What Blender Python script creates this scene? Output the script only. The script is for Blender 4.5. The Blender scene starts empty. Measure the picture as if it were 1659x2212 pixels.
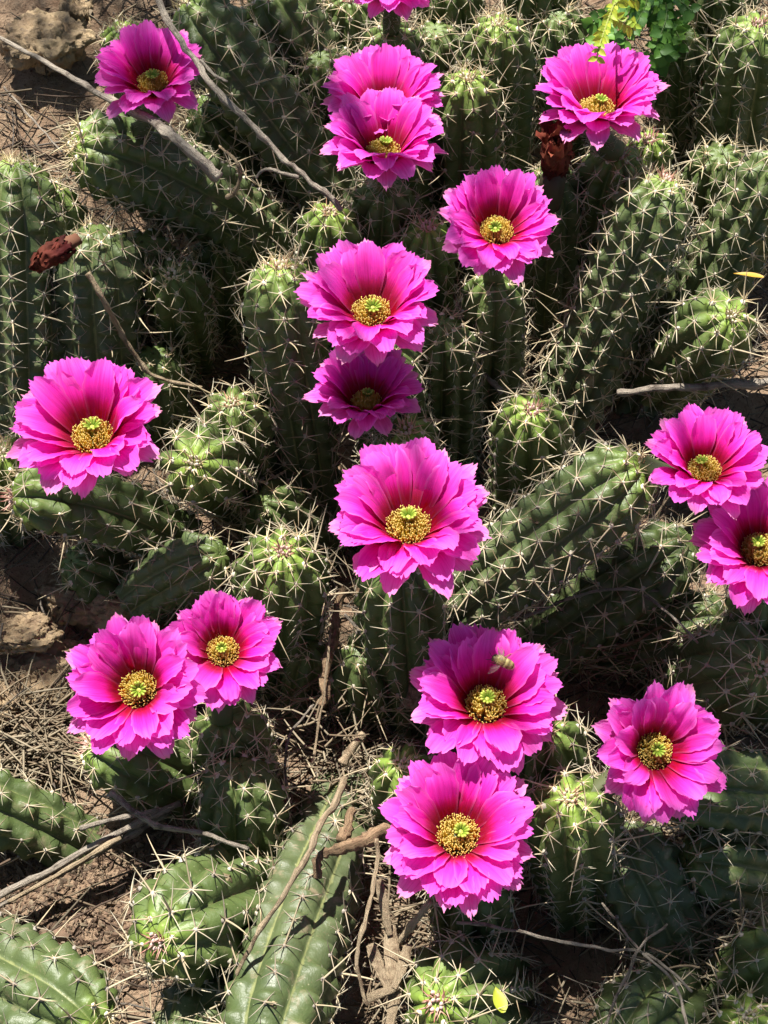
import bpy, math, random
import numpy as np
from mathutils import Vector, Matrix, noise as mnoise
from mathutils.bvhtree import BVHTree

R = math.radians
sc = bpy.context.scene
COL = sc.collection

# ------------------------------------------------------------------ camera, sky, sun, exposure
W, H = 1659.0, 2212.0              # pixel grid in which the photograph was measured
PITCH, VFOV, HC = R(56), R(37), 0.915
FPX = (H / 2) / math.tan(VFOV / 2)
cam_d = bpy.data.cameras.new('camera')
cam = bpy.data.objects.new('camera', cam_d)
COL.objects.link(cam)
cam.location = (0, 0, HC)
cam.rotation_euler = (math.pi / 2 - PITCH, 0, 0)
cam_d.sensor_fit = 'VERTICAL'
cam_d.sensor_height = 24.0
cam_d.lens = 12.0 / math.tan(VFOV / 2)
cam_d.clip_start = 0.01
cam_d.clip_end = 200
sc.camera = cam

SUN_EL, SUN_AZ = R(65), R(-24)     # azimuth measured from +Y towards +X
world = bpy.data.worlds.new('World')
sc.world = world
world.use_nodes = True
wn = world.node_tree
sky = wn.nodes.new('ShaderNodeTexSky')
sky.sky_type = 'NISHITA'
sky.sun_disc = False
sky.sun_elevation = SUN_EL
sky.sun_rotation = SUN_AZ
bg = wn.nodes['Background']
bg.inputs['Strength'].default_value = 0.05
wn.links.new(sky.outputs[0], bg.inputs['Color'])
sun_d = bpy.data.lights.new('sun', 'SUN')
sun_d.energy = 5.0
sun_d.angle = R(0.55)
sun_d.color = (1.0, 0.955, 0.88)
sun = bpy.data.objects.new('sun', sun_d)
COL.objects.link(sun)
SUN_DIR = Vector((math.sin(SUN_AZ) * math.cos(SUN_EL), math.cos(SUN_AZ) * math.cos(SUN_EL), math.sin(SUN_EL)))
sun.rotation_euler = SUN_DIR.to_track_quat('Z', 'Y').to_euler()
sun.location = SUN_DIR * 5
sc.view_settings.view_transform = 'Standard'
sc.view_settings.look = 'None'
sc.view_settings.gamma = 1.0
sc.view_settings.use_curve_mapping = False
sc.view_settings.exposure = 1.27
try:
    sc.cycles.max_bounces = 6
    sc.cycles.diffuse_bounces = 3
    sc.cycles.glossy_bounces = 2
    sc.cycles.use_adaptive_sampling = True
    sc.cycles.adaptive_threshold = 0.02
    sc.cycles.use_denoising = True
except Exception:
    pass

# ------------------------------------------------------------------ helpers
CAMP = Vector((0, 0, HC))
FW = Vector((0, math.cos(PITCH), -math.sin(PITCH)))
UPV = Vector((0, math.sin(PITCH), math.cos(PITCH)))

def ray(px, py):
    return FW + Vector((1, 0, 0)) * ((px - W / 2) / FPX) + UPV * ((H / 2 - py) / FPX)

def at(px, py, z):
    d = ray(px, py)
    return CAMP + d * ((z - HC) / d.z)

def project(p):
    v = p - CAMP
    k = v.dot(FW)
    return W / 2 + FPX * v.x / k, H / 2 - FPX * v.dot(UPV) / k

def smooth(x, a, b):
    t = np.clip((np.asarray(x, float) - a) / (b - a), 0, 1)
    return t * t * (3 - 2 * t)

def mesh_np(name, verts, faces, mat=None, uvs=None, cols=None, smooth_shade=True):
    me = bpy.data.meshes.new(name)
    me.from_pydata([tuple(v) for v in verts], [], [tuple(f) for f in faces])
    if uvs is not None:
        ul = me.uv_layers.new(name='UVMap')
        li = np.zeros(len(me.loops), dtype=np.int32)
        me.loops.foreach_get('vertex_index', li)
        ul.data.foreach_set('uv', np.asarray(uvs, dtype=np.float32)[li].ravel())
    if cols is not None:
        ca = me.color_attributes.new('Col', 'FLOAT_COLOR', 'POINT')
        c = np.ones((len(verts), 4), dtype=np.float32)
        c[:, :3] = np.asarray(cols, dtype=np.float32)[:, :3]
        ca.data.foreach_set('color', c.ravel())
    if smooth_shade:
        me.polygons.foreach_set('use_smooth', [True] * len(me.polygons))
    if mat is not None:
        me.materials.append(mat)
    me.update()
    return me

def link(name, data, parent=None, m=None):
    o = bpy.data.objects.new(name, data)
    COL.objects.link(o)
    if parent is not None:
        o.parent = parent
    if m is not None:
        o.matrix_basis = m
    return o

def tag(o, label=None, cat=None, group=None, kind=None):
    if label: o['label'] = label
    if cat: o['category'] = cat
    if group: o['group'] = group
    if kind: o['kind'] = kind
    return o

def grid_faces(n, m, wrap=False, off=0):
    """n rows of m vertices"""
    f = []
    for i in range(n - 1):
        for j in range(m if wrap else m - 1):
            k = (j + 1) % m
            f.append((off + i * m + j, off + i * m + k, off + (i + 1) * m + k, off + (i + 1) * m + j))
    return f

class MB:
    """collects shapes into one mesh"""
    def __init__(s): s.v, s.f, s.c, s.u = [], [], [], []
    def add(s, v, f, c=(1, 1, 1), u=(0, 0)):
        o = len(s.v)
        s.v.extend([tuple(x) for x in v])
        s.f.extend([tuple(i + o for i in q) for q in f])
        if len(np.shape(c)) == 1: s.c.extend([tuple(c)] * len(v))
        else: s.c.extend([tuple(x) for x in c])
        if len(np.shape(u)) == 1: s.u.extend([tuple(u)] * len(v))
        else: s.u.extend([tuple(x) for x in u])
    def spine(s, p0, d, L, r, curve=(0, 0, 0), seg=3, sides=4, c0=(1, 1, 1), c1=(1, 1, 1), tip=0.12):
        d = Vector(d).normalized()
        a = d.orthogonal().normalized(); b = d.cross(a)
        vs, cs = [], []
        for i in range(seg + 1):
            t = i / seg
            p = Vector(p0) + d * (L * t) + Vector(curve) * (L * t * t)
            rr = r * ((1 - t) ** 0.7 * (1 - tip) + tip) if t < 1 else r * tip
            for k in range(sides):
                an = 2 * math.pi * k / sides
                vs.append(p + (a * math.cos(an) + b * math.sin(an)) * rr)
                cs.append([c0[q] + (c1[q] - c0[q]) * t for q in range(3)])
        s.add(vs, grid_faces(seg + 1, sides, True), cs)
    def tube(s, pts, rads, sides=8, c=(1, 1, 1), cap=True, rough=0.0, rng=None):
        n = len(pts)
        P = [Vector(p) for p in pts]
        T = [(P[min(i + 1, n - 1)] - P[max(i - 1, 0)]).normalized() for i in range(n)]
        a = T[0].orthogonal().normalized()
        vs, us = [], []
        acc = 0
        for i in range(n):
            a = (a - T[i] * a.dot(T[i])).normalized()
            b = T[i].cross(a)
            if i: acc += (P[i] - P[i - 1]).length
            for k in range(sides):
                an = 2 * math.pi * k / sides
                rr = rads[i] * (1 + (rng.uniform(-rough, rough) if rng else 0))
                vs.append(P[i] + (a * math.cos(an) + b * math.sin(an)) * rr)
                us.append((k / sides, acc * 40))
        f = grid_faces(n, sides, True)
        if cap:
            f.append(tuple(range(sides - 1, -1, -1)))
            f.append(tuple((n - 1) * sides + k for k in range(sides)))
        s.add(vs, f, c, us)
    def mesh(s, name, mat, smooth_shade=True):
        return mesh_np(name, s.v, s.f, mat, s.u, s.c, smooth_shade)

def fbm(p, scale, octs=3):
    return mnoise.fractal(Vector(p) * scale, 1.0, 2.0, octs)

# ------------------------------------------------------------------ materials
def nodes(name):
    m = bpy.data.materials.new(name)
    m.use_nodes = True
    nt = m.node_tree
    for n in list(nt.nodes): nt.nodes.remove(n)
    out = nt.nodes.new('ShaderNodeOutputMaterial')
    return m, nt, out

def N(nt, t, **kw):
    n = nt.nodes.new(t)
    for k, v in kw.items():
        if k == 'ins':
            for a, b in v.items():
                n.inputs[a].default_value = b
        else:
            setattr(n, k, v)
    return n

def ramp(nt, stops, src=None, interp='LINEAR'):
    r = nt.nodes.new('ShaderNodeValToRGB')
    e = r.color_ramp.elements
    r.color_ramp.interpolation = interp
    while len(e) < len(stops): e.new(0.5)
    for i, (p, c) in enumerate(stops):
        e[i].position = p
        e[i].color = (c[0], c[1], c[2], 1) if len(c) == 3 else c
    if src is not None: nt.links.new(src, r.inputs[0])
    return r

def mixc(nt, fac, a, b, blend='MIX'):
    m = nt.nodes.new('ShaderNodeMix')
    m.data_type = 'RGBA'
    m.blend_type = blend
    for s, v in ((0, fac), (6, a), (7, b)):
        if hasattr(v, 'links') or isinstance(v, bpy.types.NodeSocket):
            nt.links.new(v, m.inputs[s])
        elif s == 0: m.inputs[0].default_value = v
        else: m.inputs[s].default_value = (v[0], v[1], v[2], 1)
    return m.outputs[2]

def math_n(nt, op, a, b=None, clamp=False):
    m = nt.nodes.new('ShaderNodeMath')
    m.operation = op
    m.use_clamp = clamp
    for i, v in enumerate((a, b)):
        if v is None: continue
        if isinstance(v, bpy.types.NodeSocket): nt.links.new(v, m.inputs[i])
        else: m.inputs[i].default_value = v
    return m.outputs[0]

def noise_n(nt, scale, detail=4, rough=0.55, vec=None, dist=0.0):
    n = N(nt, 'ShaderNodeTexNoise', ins={'Scale': scale, 'Detail': detail, 'Roughness': rough, 'Distortion': dist})
    if vec is not None: nt.links.new(vec, n.inputs['Vector'])
    return n.outputs[0]

def principled(nt, out, color, rough=0.5, spec=0.5, bump=None, bstr=0.3, bdist=0.002):
    p = N(nt, 'ShaderNodeBsdfPrincipled')
    if isinstance(color, bpy.types.NodeSocket): nt.links.new(color, p.inputs['Base Color'])
    else: p.inputs['Base Color'].default_value = (*color, 1)
    if isinstance(rough, bpy.types.NodeSocket): nt.links.new(rough, p.inputs['Roughness'])
    else: p.inputs['Roughness'].default_value = rough
    p.inputs['Specular IOR Level'].default_value = spec
    if bump is not None:
        b = N(nt, 'ShaderNodeBump', ins={'Strength': bstr, 'Distance': bdist})
        nt.links.new(bump, b.inputs['Height'])
        nt.links.new(b.outputs[0], p.inputs['Normal'])
    if out is not None: nt.links.new(p.outputs[0], out.inputs['Surface'])
    return p

def mat_cactus():
    # Col: r = rib height (1 crest, 0 groove), g = youth (1 at the growing tip), b = age / corkiness
    m, nt, out = nodes('cactus_skin')
    a = N(nt, 'ShaderNodeAttribute', attribute_name='Col')
    s = N(nt, 'ShaderNodeSeparateColor')
    nt.links.new(a.outputs['Color'], s.inputs[0])
    tc = N(nt, 'ShaderNodeTexCoord').outputs['Object']
    oi = N(nt, 'ShaderNodeObjectInfo').outputs['Random']
    n1 = noise_n(nt, 38, 5, 0.6, tc)
    n2 = noise_n(nt, 240, 3, 0.6, tc)
    n3 = noise_n(nt, 75, 6, 0.7, tc, 0.6)
    base = mixc(nt, ramp(nt, [(0.32, (0, 0, 0)), (0.68, (1, 1, 1))], n1).outputs[0], (0.032, 0.057, 0.012), (0.072, 0.105, 0.024))
    base = mixc(nt, math_n(nt, 'MULTIPLY', oi, 0.30), base, (0.068, 0.092, 0.034))
    base = mixc(nt, math_n(nt, 'MULTIPLY', n2, 0.30), base, (0.095, 0.125, 0.06))
    young = ramp(nt, [(0.0, (0, 0, 0)), (1.0, (1, 1, 1))], s.outputs[1]).outputs[0]
    base = mixc(nt, young, base, (0.24, 0.36, 0.05))
    # pale yellow line down the old grooves
    gj = math_n(nt, 'ADD', s.outputs[0], math_n(nt, 'MULTIPLY', math_n(nt, 'SUBTRACT', n3, 0.5), 0.8))
    g = ramp(nt, [(0.0, (1, 1, 1)), (0.07, (0.7, 0.7, 0.7)), (0.16, (0, 0, 0))], gj).outputs[0]
    gl = math_n(nt, 'MULTIPLY', g, math_n(nt, 'ADD', math_n(nt, 'MULTIPLY', s.outputs[2], 0.45), 0.15))
    base = mixc(nt, gl, base, (0.38, 0.38, 0.14))
    # cork and dust patches
    cork = ramp(nt, [(0.56, (0, 0, 0)), (0.68, (1, 1, 1))], n3).outputs[0]
    base = mixc(nt, math_n(nt, 'MULTIPLY', cork, math_n(nt, 'ADD', math_n(nt, 'MULTIPLY', s.outputs[2], 0.9), 0.18)), base, (0.25, 0.19, 0.12))
    dust = math_n(nt, 'MULTIPLY', math_n(nt, 'MULTIPLY', s.outputs[2], ramp(nt, [(0.3, (.35, .35, .35)), (0.7, (1, 1, 1))], noise_n(nt, 55, 6, 0.7, tc)).outputs[0]), 0.62)
    base = mixc(nt, dust, base, (0.088, 0.098, 0.058))
    spots = N(nt, 'ShaderNodeTexVoronoi', ins={'Scale': 210.0})
    nt.links.new(tc, spots.inputs['Vector'])
    sp = ramp(nt, [(0.05, (1, 1, 1)), (0.12, (0, 0, 0))], spots.outputs['Distance']).outputs[0]
    base = mixc(nt, math_n(nt, 'MULTIPLY', sp, 0.6), base, (0.34, 0.33, 0.2))
    rg = math_n(nt, 'ADD', math_n(nt, 'MULTIPLY', n1, 0.40), 0.28)
    p = principled(nt, out, base, rg, 0.42, math_n(nt, 'ADD', n2, n3), 0.35, 0.0016)
    return m

def mat_col(name, rough=0.55, spec=0.4, trans=0.0, var=0.25, nscale=300):
    m, nt, out = nodes(name)
    a = N(nt, 'ShaderNodeAttribute', attribute_name='Col').outputs['Color']
    oi = N(nt, 'ShaderNodeObjectInfo').outputs['Random']
    nz = noise_n(nt, nscale, 3)
    f = math_n(nt, 'ADD', math_n(nt, 'MULTIPLY', oi, var), math_n(nt, 'MULTIPLY', nz, var))
    c = mixc(nt, f, a, (0.0, 0.0, 0.0))
    p = principled(nt, out, c, rough, spec)
    if trans:
        tr = N(nt, 'ShaderNodeBsdfTranslucent')
        nt.links.new(c, tr.inputs['Color'])
        mx = N(nt, 'ShaderNodeMixShader', ins={0: trans})
        nt.links.new(p.outputs[0], mx.inputs[1]); nt.links.new(tr.outputs[0], mx.inputs[2])
        nt.links.new(mx.outputs[0], out.inputs['Surface'])
    return m

def mat_petal(name, stops, edge, trans=0.42):
    m, nt, out = nodes(name)
    uv = N(nt, 'ShaderNodeUVMap')
    sx = N(nt, 'ShaderNodeSeparateXYZ')
    nt.links.new(uv.outputs[0], sx.inputs[0])
    u, t = sx.outputs[0], sx.outputs[1]
    oi = N(nt, 'ShaderNodeObjectInfo').outputs['Random']
    # long veins that run with the petal
    cv = N(nt, 'ShaderNodeCombineXYZ')
    nt.links.new(math_n(nt, 'MULTIPLY', u, 9.0), cv.inputs[0])
    nt.links.new(math_n(nt, 'MULTIPLY', t, 0.9), cv.inputs[1])
    nt.links.new(math_n(nt, 'MULTIPLY', oi, 37.0), cv.inputs[2])
    vein = noise_n(nt, 2.0, 4, 0.65, cv.outputs[0])
    tj = math_n(nt, 'ADD', t, math_n(nt, 'MULTIPLY', math_n(nt, 'SUBTRACT', vein, 0.5), 0.28))
    c = ramp(nt, stops, tj).outputs[0]
    vr = ramp(nt, [(0.36, (1, 1, 1)), (0.52, (0, 0, 0))], vein).outputs[0]
    c = mixc(nt, math_n(nt, 'MULTIPLY', vr, 0.30), c, (0.58, 0.001, 0.24))
    # pale margin
    eu = math_n(nt, 'ABSOLUTE', math_n(nt, 'SUBTRACT', math_n(nt, 'MULTIPLY', u, 2.0), 1.0))
    ed = ramp(nt, [(0.80, (0, 0, 0)), (1.0, (1, 1, 1))], eu).outputs[0]
    c = mixc(nt, math_n(nt, 'MULTIPLY', math_n(nt, 'MULTIPLY', ed, t), 0.5), c, edge)
    c = mixc(nt, math_n(nt, 'MULTIPLY', math_n(nt, 'MULTIPLY', oi, t), 0.16), c, edge)
    bmp = noise_n(nt, 6.0, 4, 0.6, cv.outputs[0])
    b = N(nt, 'ShaderNodeBump', ins={'Strength': 0.35, 'Distance': 0.0012})
    nt.links.new(bmp, b.inputs['Height'])
    d = N(nt, 'ShaderNodeBsdfPrincipled', ins={'Roughness': 0.55, 'Specular IOR Level': 0.10})
    nt.links.new(c, d.inputs['Base Color']); nt.links.new(b.outputs[0], d.inputs['Normal'])
    tr = N(nt, 'ShaderNodeBsdfTranslucent')
    nt.links.new(c, tr.inputs['Color']); nt.links.new(b.outputs[0], tr.inputs['Normal'])
    mx = N(nt, 'ShaderNodeMixShader', ins={0: trans})
    nt.links.new(d.outputs[0], mx.inputs[1]); nt.links.new(tr.outputs[0], mx.inputs[2])
    nt.links.new(mx.outputs[0], out.inputs['Surface'])
    return m

def mat_soil():
    m, nt, out = nodes('dry_soil')
    tc = N(nt, 'ShaderNodeTexCoord').outputs['Object']
    n1 = noise_n(nt, 9, 6, 0.6, tc)
    n2 = noise_n(nt, 130, 6, 0.7, tc)
    n3 = noise_n(nt, 520, 4, 0.7, tc)
    c = mixc(nt, ramp(nt, [(0.35, (0, 0, 0)), (0.65, (1, 1, 1))], n1).outputs[0], (0.22, 0.140, 0.090), (0.34, 0.235, 0.155))
    c = mixc(nt, ramp(nt, [(0.42, (0, 0, 0)), (0.7, (1, 1, 1))], n2).outputs[0], c, (0.42, 0.31, 0.21))
    c = mixc(nt, ramp(nt, [(0.5, (0, 0, 0)), (0.75, (1, 1, 1))], n3).outputs[0], c, (0.11, 0.065, 0.042))
    h = math_n(nt, 'ADD', n2, math_n(nt, 'MULTIPLY', n3, 0.5))
    principled(nt, out, c, 0.95, 0.12, h, 0.9, 0.006)
    return m

def mat_bark(name, c0, c1, c2):
    m, nt, out = nodes(name)
    uv = N(nt, 'ShaderNodeUVMap').outputs[0]
    tc = N(nt, 'ShaderNodeTexCoord').outputs['Object']
    mp = N(nt, 'ShaderNodeMapping')
    mp.inputs['Scale'].default_value = (9, 1.2, 1)
    nt.links.new(uv, mp.inputs['Vector'])
    n1 = noise_n(nt, 1.4, 5, 0.7, mp.outputs[0])
    n2 = noise_n(nt, 90, 5, 0.65, tc)
    c = mixc(nt, ramp(nt, [(0.35, (0, 0, 0)), (0.66, (1, 1, 1))], n1).outputs[0], c0, c1)
    c = mixc(nt, ramp(nt, [(0.52, (0, 0, 0)), (0.66, (1, 1, 1))], n2).outputs[0], c, c2)
    principled(nt, out, c, 0.9, 0.12, math_n(nt, 'ADD', n1, n2), 1.0, 0.004)
    return m

def mat_rock():
    m, nt, out = nodes('limestone')
    tc = N(nt, 'ShaderNodeTexCoord').outputs['Object']
    n1 = noise_n(nt, 28, 7, 0.65, tc)
    n2 = noise_n(nt, 140, 5, 0.7, tc)
    c = mixc(nt, ramp(nt, [(0.35, (0, 0, 0)), (0.62, (1, 1, 1))], n1).outputs[0], (0.18, 0.125, 0.08), (0.40, 0.30, 0.18))
    c = mixc(nt, ramp(nt, [(0.55, (0, 0, 0)), (0.7, (1, 1, 1))], n2).outputs[0], c, (0.13, 0.10, 0.08))
    principled(nt, out, c, 0.9, 0.15, math_n(nt, 'ADD', n1, n2), 0.8, 0.004)
    return m

M_SKIN = mat_cactus()
M_SPINE = mat_col('spine', 0.5, 0.35, 0.12, 0.10, 500)
M_TUFT = mat_col('tip_tuft', 0.6, 0.3, 0.15, 0.15, 600)
M_STAMEN = mat_col('stamen', 0.6, 0.2, 0.5, 0.06, 500)
M_STIGMA = mat_col('stigma', 0.45, 0.4, 0.15, 0.08, 500)
M_TUBE = mat_col('flower_tube', 0.6, 0.3, 0.0, 0.2, 400)
M_PETAL = mat_petal('petal', [(0.0, (0.24, 0.0, 0.004)), (0.29, (0.38, 0.0, 0.010)), (0.40, (0.60, 0.001, 0.12)), (0.52, (0.84, 0.014, 0.44)), (0.72, (0.89, 0.045, 0.60)), (1.0, (0.91, 0.16, 0.72))], (0.94, 0.36, 0.80), 0.50)
M_OUTER = mat_petal('outer_petal', [(0.0, (0.45, 0.01, 0.08)), (0.35, (0.84, 0.020, 0.48)), (0.8, (0.90, 0.13, 0.68)), (0.97, (0.91, 0.30, 0.72)), (1.0, (0.84, 0.32, 0.50))], (0.94, 0.45, 0.80), 0.48)
M_DEAD = mat_col('withered_petal', 0.8, 0.2, 0.15, 0.5, 160)
M_SOIL = mat_soil()
M_STRAW = mat_col('dry_litter', 0.75, 0.25, 0.1, 0.45, 120)
M_TWIG = mat_bark('grey_bark', (0.26, 0.22, 0.18), (0.44, 0.385, 0.31), (0.13, 0.105, 0.085))
M_TAN = mat_bark('tan_bark', (0.34, 0.25, 0.16), (0.52, 0.42, 0.28), (0.20, 0.14, 0.09))
M_ROOT = mat_bark('rough_root', (0.20, 0.13, 0.08), (0.36, 0.25, 0.15), (0.12, 0.08, 0.05))
M_ROCK = mat_rock()
M_LEAF = mat_col('leaf', 0.5, 0.4, 0.40, 0.15, 120)
M_BEE = mat_col('bee_fur', 0.6, 0.3, 0.0, 0.1, 900)
def mat_wing():
    m, nt, out = nodes('bee_wing')
    p = N(nt, 'ShaderNodeBsdfPrincipled', ins={'Roughness': 0.2})
    p.inputs['Base Color'].default_value = (0.5, 0.45, 0.35, 1)
    tr = N(nt, 'ShaderNodeBsdfTransparent')
    mx = N(nt, 'ShaderNodeMixShader', ins={0: 0.3})
    nt.links.new(tr.outputs[0], mx.inputs[1]); nt.links.new(p.outputs[0], mx.inputs[2])
    nt.links.new(mx.outputs[0], out.inputs['Surface'])
    return m
M_WING = mat_wing()

# ------------------------------------------------------------------ ground
def ground_z(x, y):
    z = 0.010 * fbm((x, y, 0.3), 9, 3) + 0.004 * fbm((x, y, 1.7), 45, 3)
    # a sandy bank rises behind the clump
    z += 0.11 * float(smooth(y, 0.80, 1.25)) * (1 - 0.75 * float(smooth(x, -0.15, 0.12)))
    z += 0.02 * float(smooth(-x, 0.13, 0.30)) * float(smooth(y, 0.38, 0.50)) * (1 - float(smooth(y, 0.8, 0.95)))
    z -= 0.035 * float(smooth(y, 0.40, 0.47)) * (1 - float(smooth(y, 0.82, 0.95))) * float(smooth(x, -0.24, -0.14))  # ground sunk between the stems so the gaps turn darker
    z -= 0.025 * (1 - float(smooth(y, 0.40, 0.47))) * float(smooth(x, -0.05, 0.02))
    return z

def axis_steps(lo, hi, step, far):
    a = list(np.arange(lo, hi + step, step))
    g, d = [], step
    p = a[-1]
    while p < far:
        d *= 1.5; p += d; g.append(p)
    h, d = [], step
    p = a[0]
    while p > -far:
        d *= 1.5; p -= d; h.append(p)
    return h[::-1] + a + g

gx = axis_steps(-0.5, 0.5, 0.006, 60)
gy = axis_steps(0.1, 1.5, 0.006, 60)
gv = [(x, y, ground_z(x, y) if abs(x) < 3 and abs(y) < 4 else ground_z(max(-3, min(3, x)), max(-4, min(4, y)))) for y in gy for x in gx]
ground = link('ground', mesh_np('ground', gv, grid_faces(len(gy), len(gx)), M_SOIL))
tag(ground, 'dry brown soil under and between the cacti', kind='structure')

# ------------------------------------------------------------------ spine clusters (shared meshes)
def cluster_mesh(seed, kind):
    rng = random.Random(seed)
    b = MB()
    wool = {'mid': (0.50, 0.45, 0.36), 'young': (0.78, 0.70, 0.55), 'old': (0.30, 0.26, 0.22)}[kind]
    # the woolly areole: a low lumpy cushion
    vs = []
    ar = {'mid': 0.0015, 'young': 0.0019, 'old': 0.0012}[kind]
    for i in range(3):
        for k in range(6):
            an = 2 * math.pi * k / 6
            rr = ar * (1.0, 0.75, 0.3)[i] * rng.uniform(0.85, 1.15)
            vs.append((rr * math.cos(an), rr * math.sin(an) * 1.2, (-0.0008, 0.0006, 0.0011)[i]))
    b.add(vs, grid_faces(3, 6, True) + [tuple(12 + k for k in range(6))], wool)
    n = {'mid': rng.choice((5, 6, 7, 7)), 'young': rng.choice((5, 6)), 'old': rng.choice((4, 5, 6))}[kind]
    ph = rng.uniform(0, 6.28)
    for k in range(n):
        an = ph + 2 * math.pi * (k + rng.uniform(-0.25, 0.25)) / n
        el = R(rng.uniform(8, 30)) if kind != 'young' else R(rng.uniform(20, 50))
        L = rng.uniform(0.0076, 0.0145) * {'mid': 1, 'young': 0.82, 'old': 0.85}[kind]
        d = (math.cos(an) * math.cos(el), math.sin(an) * math.cos(el), math.sin(el))
        t = rng.uniform(0.8, 1.1)
        tipc = {'mid': (0.66 * t, 0.61 * t, 0.47 * t), 'young': (0.80 * t, 0.72 * t, 0.48 * t), 'old': (0.38 * t, 0.34 * t, 0.27 * t)}[kind]
        basec = (tipc[0] * 0.85, tipc[1] * 0.74, tipc[2] * 0.62)
        if rng.random() < 0.2: tipc = (0.34, 0.24, 0.14)
        b.spine((0, 0, 0.0004), d, L, rng.uniform(0.00031, 0.00045), (rng.uniform(-.12, .12), rng.uniform(-.12, .12), rng.uniform(-.18, .05)), 3, 4, basec, tipc, 0.14)
    nc = {'mid': rng.choice((0, 0, 1)), 'young': 1, 'old': rng.choice((0, 1))}[kind]
    for k in range(nc):
        an = rng.uniform(0, 6.28); el = R(rng.uniform(25, 75))
        L = rng.uniform(0.013, 0.027) * (0.75 if kind == 'young' else 1)
        d = (math.cos(an) * math.cos(el), math.sin(an) * math.cos(el), math.sin(el))
        t = rng.uniform(0.75, 1.05)
        b.spine((0, 0, 0.0004), d, L, rng.uniform(0.00048, 0.00062), (rng.uniform(-.15, .15), rng.uniform(-.15, .15), rng.uniform(-.1, .1)), 4, 5, (0.52 * t, 0.42 * t, 0.27 * t), (0.66 * t, 0.55 * t, 0.36 * t), 0.12)
    return b.mesh('spine_cluster', M_SPINE)

CL = {'mid': [cluster_mesh(i, 'mid') for i in range(14)], 'young': [cluster_mesh(50 + i, 'young') for i in range(6)], 'old': [cluster_mesh(80 + i, 'old') for i in range(8)]}

def tuft_mesh(seed, tone):
    """spines and wool crowding the growing point"""
    rng = random.Random(seed)
    b = MB()
    for k in range(9):
        an = 2 * math.pi * k / 9 + rng.uniform(-.2, .2); rr = rng.uniform(0.001, 0.0045)
        c = Vector((rr * math.cos(an), rr * math.sin(an), 0.0005))
        vs = []
        for i in range(3):
            for q in range(5):
                a2 = 6.283 * q / 5
                r2 = 0.0011 * (1, 0.8, 0.3)[i] * rng.uniform(.8, 1.2)
                vs.append(c + Vector((r2 * math.cos(a2), r2 * math.sin(a2), (-.0006, .0008, .0015)[i])))
        b.add(vs, grid_faces(3, 5, True) + [tuple(10 + q for q in range(5))], tone[0])
    for k in range(30):
        an = rng.uniform(0, 6.28); rr = 0.0044 * math.sqrt(rng.random())
        el = R(rng.uniform(32, 84)); a2 = an + rng.uniform(-.9, .9)
        L = rng.uniform(0.003, 0.0085) * (1.25 if rng.random() < 0.15 else 1)
        c1 = tone[1] if rng.random() < 0.6 else tone[2]
        b.spine((rr * math.cos(an), rr * math.sin(an), 0), (math.cos(a2) * math.cos(el), math.sin(a2) * math.cos(el), math.sin(el)), L, rng.uniform(.00030, .00052), (0, 0, 0), 2, 4, tone[2], c1, 0.12)
    return b.mesh('tip_tuft', M_TUFT)

TONES = [((0.72, 0.60, 0.45), (0.62, 0.27, 0.16), (0.75, 0.58, 0.36)), ((0.80, 0.72, 0.55), (0.72, 0.52, 0.26), (0.80, 0.70, 0.45)), ((0.70, 0.50, 0.44), (0.52, 0.16, 0.13), (0.72, 0.46, 0.36))]
TUFTS = [tuft_mesh(200 + i, TONES[i % 3]) for i in range(6)]

# ------------------------------------------------------------------ cactus stems
CACTI = {}

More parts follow.
